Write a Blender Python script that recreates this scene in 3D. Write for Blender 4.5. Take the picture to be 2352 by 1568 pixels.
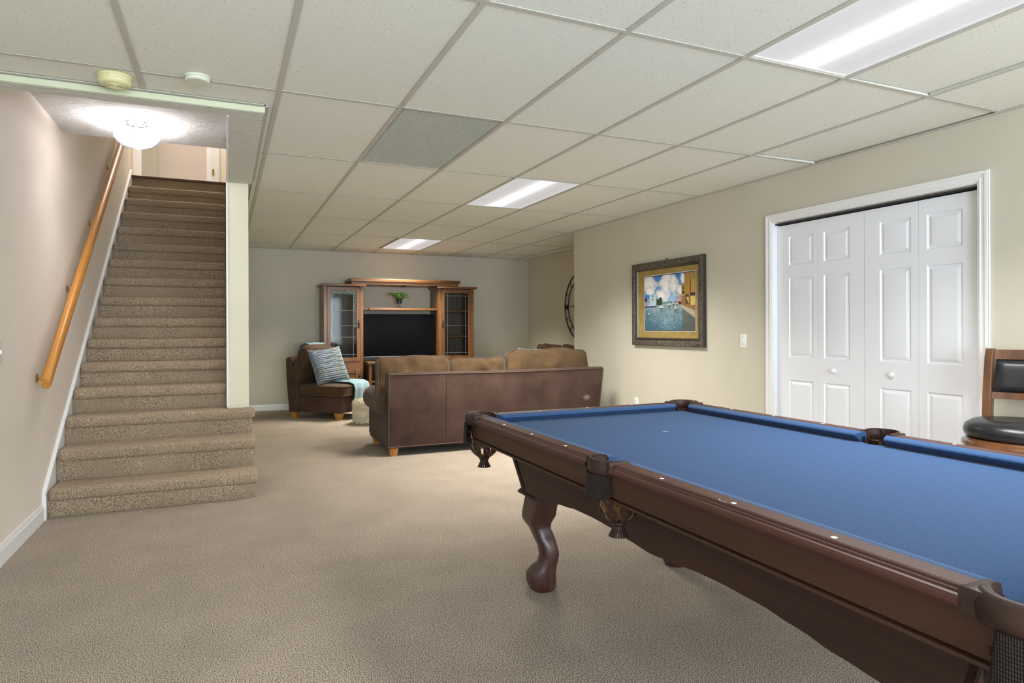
import bpy, bmesh, math, random
from mathutils import Vector, Matrix, noise
PI = math.pi
random.seed(7)
for o in list(bpy.data.objects):
    bpy.data.objects.remove(o, do_unlink=True)
S = bpy.context.scene
COL = S.collection

# ------------------------------------------------------------------ camera, world, lights, exposure
EYE = 1.179                      # eye height above the carpet
FPX, YAW, ROLL, SHIFT = 1491.78, 0.41567, -0.00342, -29.74
fw = Vector((math.sin(YAW), math.cos(YAW), 0)); rt = Vector((math.cos(YAW), -math.sin(YAW), 0)); up = Vector((0, 0, 1))
r2 = rt*math.cos(ROLL)+up*math.sin(ROLL); u2 = -rt*math.sin(ROLL)+up*math.cos(ROLL)
cd = bpy.data.cameras.new('camera'); cam = bpy.data.objects.new('camera', cd); COL.objects.link(cam)
cam.matrix_world = Matrix(((r2.x, u2.x, -fw.x, 0), (r2.y, u2.y, -fw.y, 0), (r2.z, u2.z, -fw.z, EYE), (0, 0, 0, 1)))
cd.sensor_width = 36; cd.lens = FPX/2352*36; cd.shift_y = SHIFT/2352; cd.clip_start = 0.05; cd.clip_end = 60
S.camera = cam
W = bpy.data.worlds.new('world'); S.world = W; W.use_nodes = True
W.node_tree.nodes['Background'].inputs[0].default_value = (0.75, 0.85, 1.0, 1)
W.node_tree.nodes['Background'].inputs[1].default_value = 0.6
S.view_settings.view_transform = 'Standard'; S.view_settings.look = 'None'
S.view_settings.gamma = 1.0; S.view_settings.use_curve_mapping = False
S.view_settings.exposure = 0.0

def area(name, loc, size, power, color, rot=(0, 0, 0), spread=180):
    l = bpy.data.lights.new(name, 'AREA'); l.shape = 'RECTANGLE'; l.size, l.size_y = size
    l.energy = power; l.color = color; l.spread = math.radians(spread)
    o = bpy.data.objects.new(name, l); COL.objects.link(o); o.location = loc; o.rotation_euler = rot
    return o
TROFFER_Y = [(-1.48, -0.261), (0.958, 2.177), (4.615, 5.835), (8.273, 9.492)]
TROFFER_POWER = [42, 46, 72, 92]
LX0, LX1 = 2.077, 2.687
TROFFER_TINT = [(1.0, .985, .955), (1.0, .985, .955), (1.0, .97, .90), (1.0, .95, .84)]
for (a, b), pw, tint in zip(TROFFER_Y, TROFFER_POWER, TROFFER_TINT):
    area('ceiling_lamp', ((LX0+LX1)/2, (a+b)/2, 2.346), (0.56, 1.16), pw, tint, spread=128)
# daylight through the two windows of the wall behind the camera
area('daylight', (0.3, -2.92, 1.35), (1.9, 1.5), 200, (0.78, 0.89, 1.0), rot=(PI/2, 0, 0))
area('daylight', (2.6, -2.92, 1.25), (1.8, 1.9), 175, (0.78, 0.89, 1.0), rot=(PI/2, 0, 0))
area('upper_fill', (-0.5, 9.6, 5.45), (0.9, 0.9), 62, (1.0, 0.965, 0.95))  # unseen fill lights added to brighten the upper landing and the room beyond
area('upper_fill', (-0.5, 11.0, 5.45), (0.7, 0.7), 18, (1.0, 0.93, 0.88))

# ------------------------------------------------------------------ mesh helpers
class G:
    """collects geometry, then links it as one mesh object"""
    def __init__(s): s.v = []; s.f = []
    def add(s, v, f, M=None):
        b = len(s.v)
        if M is not None: v = [M @ Vector(p) for p in v]
        s.v += [tuple(p) for p in v]; s.f += [tuple(i+b for i in q) for q in f]
        return s
    def bm(s, bm, M=None):
        bm.verts.index_update(); s.add([v.co.copy() for v in bm.verts], [[v.index for v in f.verts] for f in bm.faces], M); bm.free(); return s
    def box(s, x0, x1, y0, y1, z0, z1, bev=0, seg=2, M=None):
        bm = bmesh.new(); bmesh.ops.create_cube(bm, size=1)
        for v in bm.verts: v.co = Vector((x0+(v.co.x+.5)*(x1-x0), y0+(v.co.y+.5)*(y1-y0), z0+(v.co.z+.5)*(z1-z0)))
        if bev > 0: bmesh.ops.bevel(bm, geom=list(bm.edges), offset=bev, segments=seg, profile=0.5, affect='EDGES')
        return s.bm(bm, M)
    def prism(s, pts, axis, a, b, M=None):
        """closed outline extruded along an axis; pts are the two remaining coordinates in x,y,z order"""
        def mk(p, t):
            return (t, p[0], p[1]) if axis == 'x' else ((p[0], t, p[1]) if axis == 'y' else (p[0], p[1], t))
        n = len(pts); v = [mk(p, a) for p in pts]+[mk(p, b) for p in pts]
        f = [tuple(range(n)), tuple(range(2*n-1, n-1, -1))]+[(i, (i+1) % n, n+(i+1) % n, n+i) for i in range(n)]
        return s.add(v, f, M)
    def loft(s, rings, cap=True, close=True, M=None):
        n = len(rings[0]); v = [p for r in rings for p in r]; f = []
        for k in range(len(rings)-1):
            for i in range(n if close else n-1):
                j = (i+1) % n; f.append((k*n+i, k*n+j, (k+1)*n+j, (k+1)*n+i))
        if cap: f += [tuple(range(n-1, -1, -1)), tuple(range((len(rings)-1)*n, len(rings)*n))]
        return s.add(v, f, M)
    def tube(s, path, r, n=8, cap=True, closed=False, flat=1.0, M=None):
        path = [Vector(p) for p in path]; rings = []; L = len(path); pn = None
        for i, p in enumerate(path):
            a = path[i-1] if (i > 0 or closed) else p; b = path[(i+1) % L] if (i < L-1 or closed) else p
            t = (b-a).normalized()
            if pn is None: pn = t.orthogonal().normalized() if abs(t.z) > .95 else t.cross(Vector((0, 0, 1))).normalized()
            pn = (pn-t*pn.dot(t)).normalized(); q = t.cross(pn)
            rr = r[i] if isinstance(r, (list, tuple)) else r
            rings.append([p+pn*math.cos(2*PI*k/n)*rr+q*math.sin(2*PI*k/n)*rr*flat for k in range(n)])
        if closed: rings.append(rings[0])
        return s.loft(rings, cap and not closed, True, M)
    def lathe(s, prof, c=(0, 0, 0), n=32, a0=0, a1=2*PI, M=None):
        full = abs(a1-a0-2*PI) < 1e-6; m = n if full else n+1
        v = []; f = []
        for k in range(m):
            a = a0+(a1-a0)*k/n
            for r, z in prof: v.append((c[0]+r*math.cos(a), c[1]+r*math.sin(a), c[2]+z))
        L = len(prof)
        for k in range(n):
            k2 = (k+1) % m
            for i in range(L-1): f.append((k*L+i, k2*L+i, k2*L+i+1, k*L+i+1))
        return s.add(v, f, M)
    def grid(s, fn, nu, nv, M=None):
        v = [fn(i/nu, j/nv) for i in range(nu+1) for j in range(nv+1)]
        f = [(i*(nv+1)+j, (i+1)*(nv+1)+j, (i+1)*(nv+1)+j+1, i*(nv+1)+j+1) for i in range(nu) for j in range(nv)]
        return s.add(v, f, M)
    def build(s, name, mat, parent=None, smooth=35, world=True, weld=False):
        off = Vector((0, 0, 0)); p = parent
        if world:
            while p is not None: off += p.location; p = p.parent
        me = bpy.data.meshes.new(name)
        me.from_pydata([tuple(Vector(v)-off) for v in s.v], [], s.f)
        bm = bmesh.new(); bm.from_mesh(me)
        if weld: bmesh.ops.remove_doubles(bm, verts=bm.verts, dist=1e-5)
        bmesh.ops.recalc_face_normals(bm, faces=bm.faces); bm.to_mesh(me); bm.free()
        me.materials.append(mat)
        if smooth:
            me.shade_smooth(); me.set_sharp_from_angle(angle=math.radians(smooth))
        o = bpy.data.objects.new(name, me); COL.objects.link(o)
        if parent is not None: o.parent = parent
        return o
def tag(o, label=None, cat=None, group=None, kind=None):
    if label: o['label'] = label
    if cat: o['category'] = cat
    if group: o['group'] = group
    if kind: o['kind'] = kind
    return o
def thing(name, label, cat, loc=(0, 0, 0), rz=0, group=None):
    o = bpy.data.objects.new(name, None); COL.objects.link(o); o.location = loc; o.rotation_euler = (0, 0, rz)
    return tag(o, label, cat, group)
def struct(name, loc=(0, 0, 0)):
    o = bpy.data.objects.new(name, None); COL.objects.link(o); o.location = loc; o['kind'] = 'structure'; return o
def dup(o, parent=None):
    c = o.copy(); COL.objects.link(c)
    if parent is not None: c.parent = parent
    for ch in list(o.children): dup(ch, c)
    return c
def puffy(w, d, h, n=18, edge=.7, pw=5, amp=.006, seed=0, fr=5, pillow=False):
    """soft cushion centred on the origin, w along x, d along y, h thick along z; returns a G"""
    g = G(); rings = []
    def sq(u, v):
        # square grid to rounded square
        x, y = u, v
        m = max(abs(x), abs(y), 1e-9); q = (abs(x)**pw+abs(y)**pw)**(1/pw); k = m/q if q > 0 else 1
        return x*k, y*k
    def surf(sign):
        def fn(a, b):
            u, v = 2*a-1, 2*b-1; x, y = sq(u, v)
            if pillow:
                pinch = 1-.09*(1-abs(u)**2)*abs(v)**3; pinch2 = 1-.09*(1-abs(v)**2)*abs(u)**3
                x, y = u*pinch2, v*pinch
                t = max(0, (1-u**4)*(1-v**4))**.5
                hh = h/2*t+.004
            else:
                t = max(0, (1-u**6)*(1-v**6))**.6; hh = h/2*(edge+(1-edge)*t)
            nz = noise.noise(Vector((x*fr*w/2+seed, y*fr*d/2, seed*1.7+sign*3)))*amp
            return (x*w/2, y*d/2, sign*(hh+nz*(t*.8+.2)))
        return fn
    g.grid(surf(1), n, n); g.grid(surf(-1), n, n)
    N = n+1; per = [i*N for i in range(N)]+[n*N+j for j in range(1, N)]+[i*N+n for i in range(n-1, -1, -1)]+[j for j in range(n-1, 0, -1)]
    B = N*N; L = len(per)
    for i in range(L):
        a, b = per[i], per[(i+1) % L]; g.f.append((a, b, b+B, a+B))
    g.per = [Vector(g.v[i]) for i in per]; g.perb = [Vector(g.v[i+B]) for i in per]
    return g
def piping(g, r=.005, M=None, out=1.004):
    p = G()
    for loop in (g.per, g.perb):
        pts = [(v.x*out, v.y*out, v.z) for v in loop]
        p.tube([M @ Vector(q) for q in pts] if M is not None else pts, r, 6, closed=True)
    return p
def XF(loc, rx=0, ry=0, rz=0):
    return Matrix.Translation(loc) @ Matrix.Rotation(rz, 4, 'Z') @ Matrix.Rotation(ry, 4, 'Y') @ Matrix.Rotation(rx, 4, 'X')

# ------------------------------------------------------------------ materials
def mat(name, c1, c2=None, scale=(5, 5, 5), rough=.6, detail=3, bump=0, bscale=None, spec=.5, sheen=0, metal=0, dist=.002,
        coat=0, lo=.35, hi=.65, extra=None, bdetail=2):
    m = bpy.data.materials.new(name); m.use_nodes = True; nt = m.node_tree; N = nt.nodes; L = nt.links
    b = N['Principled BSDF']; b.inputs['Roughness'].default_value = rough; b.inputs['Metallic'].default_value = metal
    b.inputs['Specular IOR Level'].default_value = spec; b.inputs['Base Color'].default_value = (*c1, 1)
    if sheen: b.inputs['Sheen Weight'].default_value = sheen; b.inputs['Sheen Roughness'].default_value = .45
    if coat: b.inputs['Coat Weight'].default_value = coat; b.inputs['Coat Roughness'].default_value = .15
    tc = N.new('ShaderNodeTexCoord')
    if c2 is not None:
        mp = N.new('ShaderNodeMapping'); mp.inputs['Scale'].default_value = scale; L.new(tc.outputs['Object'], mp.inputs[0])
        nz = N.new('ShaderNodeTexNoise'); nz.inputs['Scale'].default_value = 1; nz.inputs['Detail'].default_value = detail
        L.new(mp.outputs[0], nz.inputs['Vector'])
        cr = N.new('ShaderNodeValToRGB'); cr.color_ramp.elements[0].position = lo; cr.color_ramp.elements[1].position = hi
        cr.color_ramp.elements[0].color = (*c1, 1); cr.color_ramp.elements[1].color = (*c2, 1)
        L.new(nz.outputs[0], cr.inputs[0]); L.new(cr.outputs[0], b.inputs['Base Color'])
        m['ramp'] = cr.name
    if bump:
        mp2 = N.new('ShaderNodeMapping'); mp2.inputs['Scale'].default_value = bscale or scale; L.new(tc.outputs['Object'], mp2.inputs[0])
        n2 = N.new('ShaderNodeTexNoise'); n2.inputs['Scale'].default_value = 1; n2.inputs['Detail'].default_value = bdetail
        L.new(mp2.outputs[0], n2.inputs['Vector'])
        bp = N.new('ShaderNodeBump'); bp.inputs['Strength'].default_value = bump; bp.inputs['Distance'].default_value = dist
        L.new(n2.outputs[0], bp.inputs['Height']); L.new(bp.outputs[0], b.inputs['Normal'])
    if extra: extra(m, nt, b, tc)
    return m
def mixcol(nt, fac, ca, cb, mode='MIX'):
    mx = nt.nodes.new('ShaderNodeMix'); mx.data_type = 'RGBA'; mx.blend_type = mode
    for sock, val in ((0, fac), (6, ca), (7, cb)):
        if hasattr(val, 'is_linked') or hasattr(val, 'links'): nt.links.new(val, mx.inputs[sock])
        elif sock == 0: mx.inputs[0].default_value = val
        else: mx.inputs[sock].default_value = (*val, 1)
    return mx.outputs[2]

M_wall = mat('beige_wall_paint', (.565, .532, .438), (.585, .552, .456), (3, 3, 3), .75, bump=.15, bscale=(90, 90, 90), dist=.001, spec=.25)
M_stairwall = mat('beige_stair_paint', (.790, .705, .620), (.810, .725, .640), (3, 3, 3), .75, bump=.15, bscale=(90, 90, 90), dist=.001, spec=.25)
M_cream = mat('cream_column_paint', (.70, .67, .50), (.72, .69, .52), (4, 4, 4), .6, bump=.1, bscale=(60, 60, 60), dist=.001)
M_white = mat('white_trim_paint', (.80, .80, .80), rough=.35, bump=.08, bscale=(14, 14, 120), dist=.0006)
M_door = mat('white_door_paint', (.82, .84, .89), rough=.4, bump=.25, bscale=(160, 160, 12), dist=.0006)
M_strip = mat('pale_green_trim_paint', (.66, .72, .52), (.62, .66, .46), (3, 3, 3), .5)
M_tbar = mat('ceiling_grid_enamel', (.52, .51, .45), rough=.55)
M_dark_gap = mat('dark_gap', (.02, .02, .02), rough=.9)

def tile_extra(m, nt, b, tc):
    N, L = nt.nodes, nt.links
    vo = N.new('ShaderNodeTexVoronoi'); vo.inputs['Scale'].default_value = 88; vo.inputs['Randomness'].default_value = 1
    nz = N.new('ShaderNodeTexNoise'); nz.inputs['Scale'].default_value = 160; L.new(tc.outputs['Object'], nz.inputs['Vector'])
    L.new(tc.outputs['Object'], vo.inputs['Vector'])
    ad = N.new('ShaderNodeMath'); ad.operation = 'MULTIPLY_ADD'; ad.inputs[1].default_value = .35; L.new(nz.outputs[0], ad.inputs[0]); L.new(vo.outputs['Distance'], ad.inputs[2])
    cr = N.new('ShaderNodeValToRGB'); cr.color_ramp.elements[0].position = .24; cr.color_ramp.elements[1].position = .34
    cr.color_ramp.elements[0].color = (.16, .16, .14, 1); cr.color_ramp.elements[1].color = (1, 1, 1, 1); L.new(ad.outputs[0], cr.inputs[0])
    n2 = N.new('ShaderNodeTexNoise'); n2.inputs['Scale'].default_value = 1.2; L.new(tc.outputs['Object'], n2.inputs['Vector'])
    base = mixcol(nt, n2.outputs[0], (.77, .785, .715), (.80, .815, .745))
    out = mixcol(nt, 1.0, base, cr.outputs[0], 'MULTIPLY'); L.new(out, b.inputs['Base Color'])
    bp = N.new('ShaderNodeBump'); bp.inputs['Strength'].default_value = .5; bp.inputs['Distance'].default_value = .002
    L.new(cr.outputs[0], bp.inputs['Height']); L.new(bp.outputs[0], b.inputs['Normal'])
M_tile = mat('acoustic_tile', (.7, .7, .63), rough=.9, spec=.1, extra=tile_extra)

def texture_extra(m, nt, b, tc):
    N, L = nt.nodes, nt.links
    mp = N.new('ShaderNodeMapping'); mp.inputs['Scale'].default_value = (14, 60, 14); L.new(tc.outputs['Object'], mp.inputs[0])
    nz = N.new('ShaderNodeTexNoise'); nz.inputs['Scale'].default_value = 1; nz.inputs['Detail'].default_value = 4; nz.inputs['Distortion'].default_value = 1.5
    L.new(mp.outputs[0], nz.inputs['Vector'])
    bp = N.new('ShaderNodeBump'); bp.inputs['Strength'].default_value = 1; bp.inputs['Distance'].default_value = .02
    L.new(nz.outputs[0], bp.inputs['Height']); L.new(bp.outputs[0], b.inputs['Normal'])
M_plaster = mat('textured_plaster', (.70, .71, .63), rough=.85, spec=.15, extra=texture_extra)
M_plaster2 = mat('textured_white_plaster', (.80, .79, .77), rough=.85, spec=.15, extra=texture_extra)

def carpet(name, dark, light, sc=250):
    def ex(m, nt, b, tc):
        N, L = nt.nodes, nt.links
        n1 = N.new('ShaderNodeTexNoise'); n1.inputs['Scale'].default_value = sc; n1.inputs['Detail'].default_value = 3; L.new(tc.outputs['Object'], n1.inputs['Vector'])
        cr = N.new('ShaderNodeValToRGB'); cr.color_ramp.elements[0].position = .40; cr.color_ramp.elements[1].position = .62
        cr.color_ramp.elements[0].color = (*dark, 1); cr.color_ramp.elements[1].color = (*light, 1); L.new(n1.outputs[0], cr.inputs[0])
        n2 = N.new('ShaderNodeTexNoise'); n2.inputs['Scale'].default_value = 3.2; n2.inputs['Detail'].default_value = 4; L.new(tc.outputs['Object'], n2.inputs['Vector'])
        c2 = N.new('ShaderNodeValToRGB'); c2.color_ramp.elements[0].position = .3; c2.color_ramp.elements[1].position = .7
        c2.color_ramp.elements[0].color = (.91, .91, .91, 1); c2.color_ramp.elements[1].color = (1.07, 1.07, 1.07, 1); L.new(n2.outputs[0], c2.inputs[0])
        L.new(mixcol(nt, 1.0, cr.outputs[0], c2.outputs[0], 'MULTIPLY'), b.inputs['Base Color'])
        bp = N.new('ShaderNodeBump'); bp.inputs['Strength'].default_value = .4; bp.inputs['Distance'].default_value = .003
        n3 = N.new('ShaderNodeTexNoise'); n3.inputs['Scale'].default_value = sc*.9; n3.inputs['Detail'].default_value = 3; L.new(tc.outputs['Object'], n3.inputs['Vector'])
        L.new(n3.outputs[0], bp.inputs['Height']); L.new(bp.outputs[0], b.inputs['Normal'])
    return mat(name, dark, rough=.95, spec=.1, sheen=.06, extra=ex)
M_carpet = carpet('taupe_carpet', (.062, .048, .035), (.60, .50, .40))
M_stair_carpet = carpet('stair_carpet', (.11, .08, .05), (.58, .45, .315), 300)

def wood(name, c1, c2, rough=.4, axis='x', fine=60, coat=.15, dist=4, grain=5, spec=.5, tilt=0):
    def ex(m, nt, b, tc):
        N, L = nt.nodes, nt.links
        sc = {'x': (.9, grain*3, grain*3), 'y': (grain*3, .9, grain*3), 'z': (grain*3, grain*3, .9)}[axis]
        mp = N.new('ShaderNodeMapping'); mp.inputs['Scale'].default_value = sc; 
        if tilt:
            mr_ = N.new('ShaderNodeMapping'); mr_.inputs['Rotation'].default_value = (tilt, 0, 0); L.new(tc.outputs['Object'], mr_.inputs[0]); L.new(mr_.outputs[0], mp.inputs[0])
        else: L.new(tc.outputs['Object'], mp.inputs[0])
        nz = N.new('ShaderNodeTexNoise'); nz.inputs['Scale'].default_value = 1; nz.inputs['Detail'].default_value = 5; nz.inputs['Distortion'].default_value = dist*.2
        L.new(mp.outputs[0], nz.inputs['Vector'])
        cr = N.new('ShaderNodeValToRGB'); cr.color_ramp.elements[0].position = .33; cr.color_ramp.elements[1].position = .66
        cr.color_ramp.elements[0].color = (*c1, 1); cr.color_ramp.elements[1].color = (*c2, 1)
        L.new(nz.outputs[0], cr.inputs[0]); L.new(cr.outputs[0], b.inputs['Base Color'])
    return mat(name, c1, rough=rough, coat=coat, extra=ex, spec=spec)
M_oak_x = wood('cherry_oak_x', (.105, .042, .012), (.190, .084, .027), .38, 'x')
M_oak_z = wood('cherry_oak_z', (.105, .042, .012), (.190, .084, .027), .38, 'z')
M_lead = mat('lead_came', (.30, .31, .32), rough=.5, metal=.4)
M_oak_dark = wood('cabinet_back_wood', (.085, .062, .046), (.15, .115, .085), .6, 'z', coat=0)
M_rail_oak = wood('honey_oak', (.44, .175, .035), (.72, .32, .07), .42, 'y', coat=.05, grain=14, dist=3, tilt=-.618)
M_foot = wood('honey_feet', (.36, .15, .025), (.52, .24, .05), .4, 'z')
M_pool_y = wood('dark_cherry_y', (.040, .0145, .010), (.064, .024, .017), .42, 'y', coat=.02, grain=8, spec=.28)
M_pool_x = wood('dark_cherry_x', (.040, .0145, .010), (.064, .024, .017), .42, 'x', coat=.02, grain=8, spec=.28)
M_pool_panel = wood('cherry_panel', (.038, .017, .010), (.056, .026, .015), .45, 'y', coat=0, grain=6, spec=.25)
M_pool_body = wood('cherry_apron', (.034, .018, .014), (.048, .025, .019), .48, 'y', coat=0, grain=6, spec=.2)
M_pool_leg = wood('cherry_leg', (.036, .013, .010), (.062, .024, .018), .35, 'z', coat=.3, grain=8)
M_stool_wood = wood('stool_wood', (.070, .024, .009), (.135, .052, .019), .22, 'z', coat=.5)
M_black_metal = mat('black_metal', (.012, .012, .013), rough=.45, metal=.3)
M_brass = mat('brass', (.55, .40, .16), rough=.3, metal=1)
M_chrome = mat('brushed_nickel', (.62, .62, .65), rough=.25, metal=1)
M_leather = mat('brown_leather', (.030, .017, .014), (.042, .024, .019), (25, 25, 25), .42, bump=.3, bscale=(120, 120, 120), dist=.001, spec=.18)
M_blackleather = mat('black_leather', (.009, .010, .012), (.013, .014, .017), (20, 20, 20), .30, bump=.25, bscale=(170, 170, 170), dist=.0008)
M_suede = mat('tan_suede', (.30, .15, .05), (.42, .23, .09), (50, 50, 50), .8)
def weave_extra(m, nt, b, tc):
    N, L = nt.nodes, nt.links
    sep = N.new('ShaderNodeSeparateXYZ'); L.new(tc.outputs['Object'], sep.inputs[0])
    def mm(op, a, bb=None, v=None):
        n = N.new('ShaderNodeMath'); n.operation = op; L.new(a, n.inputs[0])
        if bb is not None: L.new(bb, n.inputs[1])
        if v is not None: n.inputs[1].default_value = v
        return n.outputs[0]
    xy = mm('SUBTRACT', sep.outputs[0], mm('MULTIPLY', sep.outputs[1], v=1.6)); K = 520
    a = mm('SINE', mm('MULTIPLY', mm('ADD', xy, sep.outputs[2]), v=K)); c = mm('SINE', mm('MULTIPLY', mm('SUBTRACT', xy, sep.outputs[2]), v=K))
    h = mm('MULTIPLY', a, c)
    bp = N.new('ShaderNodeBump'); bp.inputs['Strength'].default_value = 1; bp.inputs['Distance'].default_value = .0012
    L.new(h, bp.inputs['Height']); L.new(bp.outputs[0], b.inputs['Normal'])
    ramp = N.new('ShaderNodeMapRange'); ramp.inputs[1].default_value = -1; ramp.inputs[2].default_value = 1; L.new(h, ramp.inputs[0])
    L.new(mixcol(nt, ramp.outputs[0], (.010, .007, .006), (.028, .020, .018)), b.inputs['Base Color'])
M_weave = mat('embossed_leather', (.02, .014, .012), rough=.5, spec=.15, extra=weave_extra)
M_cloth = mat('blue_billiard_cloth', (.015, .040, .104), (.023, .058, .140), (350, 350, 350), .95, detail=2, bump=.2, bscale=(500, 500, 500), dist=.001, sheen=.06, spec=.1)
M_cloth_rail = mat('blue_cushion_cloth', (.018, .047, .118), (.028, .069, .160), (350, 350, 350), .95, detail=2, bump=.2, bscale=(500, 500, 500), dist=.001, sheen=.08, spec=.1)
M_sight = mat('pearl_sight', (.75, .75, .68), rough=.3)
def cord(name, c1, c2, sheen=.5, rib=(1, 0, 0), patch=3.0, scuff=None):
    def ex(m, nt, b, tc):
        N, L = nt.nodes, nt.links
        n1 = N.new('ShaderNodeTexNoise'); n1.inputs['Scale'].default_value = patch; n1.inputs['Detail'].default_value = 8; n1.inputs['Roughness'].default_value = .62; L.new(tc.outputs['Object'], n1.inputs['Vector'])
        cr = N.new('ShaderNodeValToRGB'); cr.color_ramp.elements[0].position = .3; cr.color_ramp.elements[1].position = .72
        cr.color_ramp.elements[0].color = (*c1, 1); cr.color_ramp.elements[1].color = (*c2, 1); L.new(n1.outputs[0], cr.inputs[0])
        wv = N.new('ShaderNodeTexWave'); wv.wave_type = 'BANDS'; wv.bands_direction = 'X' if rib[0] else ('Y' if rib[1] else 'Z')
        wv.inputs['Scale'].default_value = 42; L.new(tc.outputs['Object'], wv.inputs['Vector'])
        mr = N.new('ShaderNodeMapRange'); mr.inputs[3].default_value = .90; mr.inputs[4].default_value = 1.1; L.new(wv.outputs[0], mr.inputs[0])
        cb = N.new('ShaderNodeCombineColor')
        for i in range(3): L.new(mr.outputs[0], cb.inputs[i])
        res = mixcol(nt, 1.0, cr.outputs[0], cb.outputs[0], 'MULTIPLY')
        if scuff:
            mp = N.new('ShaderNodeMapping'); mp.vector_type = 'TEXTURE'; mp.inputs['Location'].default_value = scuff; mp.inputs['Scale'].default_value = (.055, .2, .035); L.new(tc.outputs['Object'], mp.inputs[0])
            gr = N.new('ShaderNodeTexGradient'); gr.gradient_type = 'SPHERICAL'; L.new(mp.outputs[0], gr.inputs[0])
            ml = N.new('ShaderNodeMath'); ml.operation = 'MULTIPLY'; ml.inputs[1].default_value = .55; L.new(gr.outputs[0], ml.inputs[0])
            res = mixcol(nt, ml.outputs[0], res, (.42, .34, .28))
        L.new(res, b.inputs['Base Color'])
        bp = N.new('ShaderNodeBump'); bp.inputs['Strength'].default_value = .35; bp.inputs['Distance'].default_value = .002
        mw = N.new('ShaderNodeMapping'); mw.inputs['Scale'].default_value = (34, 34, 7); L.new(tc.outputs['Object'], mw.inputs[0])
        nw = N.new('ShaderNodeTexNoise'); nw.inputs['Scale'].default_value = 1; nw.inputs['Detail'].default_value = 3; L.new(mw.outputs[0], nw.inputs['Vector'])
        b2 = N.new('ShaderNodeBump'); b2.inputs['Strength'].default_value = .5 if 'velvet' in name else .12; b2.inputs['Distance'].default_value = .012
        L.new(nw.outputs[0], b2.inputs['Height']); L.new(wv.outputs[0], bp.inputs['Height']); L.new(b2.outputs[0], bp.inputs['Normal']); L.new(bp.outputs[0], b.inputs['Normal'])
    return mat(name, c1, rough=.85, sheen=sheen, spec=.15, extra=ex)
M_cord = cord('brown_corduroy', (.036, .019, .014), (.088, .050, .037), .12)
M_cord_y = cord('brown_corduroy_side', (.036, .019, .014), (.088, .050, .037), .12, (0, 1, 0))
M_velvet = cord('golden_brown_velvet', (.066, .038, .018), (.130, .078, .037), .15, (1, 0, 0), 6)
M_velvet_dark = cord('dark_brown_velvet', (.048, .026, .014), (.090, .052, .027), .12, (1, 0, 0), 5)
M_pipe = mat('piping_cord', (.085, .052, .032), rough=.8)
M_blanket = mat('light_blue_throw', (.15, .245, .28), (.185, .285, .32), (60, 60, 60), .95, bump=.4, bscale=(200, 200, 200), sheen=.3)
M_shag = mat('cream_shag', (.62, .58, .45), (.78, .74, .60), (40, 40, 40), .95, sheen=.3)
M_black = mat('matte_black', (.010, .010, .012), rough=.5)
M_screen = mat('tv_screen', (.003, .003, .004), rough=.12, spec=.05)
M_leaf = mat('fern_leaf', (.08, .24, .035), (.20, .42, .09), (30, 30, 30), .45)
M_soil = mat('potting_soil', (.03, .02, .012), rough=.95)
M_plate = mat('white_plastic', (.82, .82, .80), rough=.35)
M_yellow = mat('yellowed_plastic', (.74, .71, .40), rough=.45)
M_mint = mat('offwhite_plastic', (.72, .76, .63), rough=.45)
M_thresh = wood('threshold_wood', (.06, .030, .018), (.10, .05, .03), .45, 'x')

def emis(name, col, strength):
    m = bpy.data.materials.new(name); m.use_nodes = True; b = m.node_tree.nodes['Principled BSDF']
    b.inputs['Base Color'].default_value = (*col, 1); b.inputs['Emission Color'].default_value = (*col, 1); b.inputs['Emission Strength'].default_value = strength
    return m
def glass(name, tint=(1, 1, 1), rough=.02, mixf=.12, bump=0):
    m = bpy.data.materials.new(name); m.use_nodes = True; nt = m.node_tree; N, L = nt.nodes, nt.links
    N.remove(N['Principled BSDF']); out = N['Material Output']
    tr = N.new('ShaderNodeBsdfTransparent'); tr.inputs[0].default_value = (*tint, 1)
    gl = N.new('ShaderNodeBsdfGlossy'); gl.inputs['Roughness'].default_value = rough
    fr = N.new('ShaderNodeFresnel'); fr.inputs[0].default_value = 1.5
    ad = N.new('ShaderNodeMath'); ad.operation = 'ADD'; ad.inputs[1].default_value = mixf; L.new(fr.outputs[0], ad.inputs[0])
    mx = N.new('ShaderNodeMixShader'); L.new(ad.outputs[0], mx.inputs[0]); L.new(tr.outputs[0], mx.inputs[1]); L.new(gl.outputs[0], mx.inputs[2])
    if bump:
        tc = N.new('ShaderNodeTexCoord'); vo = N.new('ShaderNodeTexVoronoi'); vo.inputs['Scale'].default_value = bump; L.new(tc.outputs['Object'], vo.inputs['Vector'])
        bp = N.new('ShaderNodeBump'); bp.inputs['Strength'].default_value = .7; bp.inputs['Distance'].default_value = .002
        L.new(vo.outputs[0], bp.inputs['Height']); L.new(bp.outputs[0], gl.inputs['Normal']); L.new(bp.outputs[0], fr.inputs['Normal'])
    L.new(mx.outputs[0], out.inputs[0]); return m
M_glass = glass('cabinet_glass', (.94, .95, .94), .05, -.028)
M_bowl = glass('seeded_glass', (.96, .96, .98), .30, -.02, 70)
[n for n in M_bowl.node_tree.nodes if n.type == 'BSDF_GLOSSY'][0].inputs[0].default_value = (.6, .6, .62, 1)
_n = M_bowl.node_tree; _mx = [n for n in _n.nodes if n.type == 'MIX_SHADER'][0]; _ts = _n.nodes.new('ShaderNodeBsdfTranslucent'); _ts.inputs[0].default_value = (.95, .95, 1, 1)
_m2 = _n.nodes.new('ShaderNodeMixShader'); _m2.inputs[0].default_value = .022; _n.links.new(_mx.outputs[0], _m2.inputs[1]); _n.links.new(_ts.outputs[0], _m2.inputs[2]); _n.links.new(_m2.outputs[0], _n.nodes['Material Output'].inputs[0])

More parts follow.
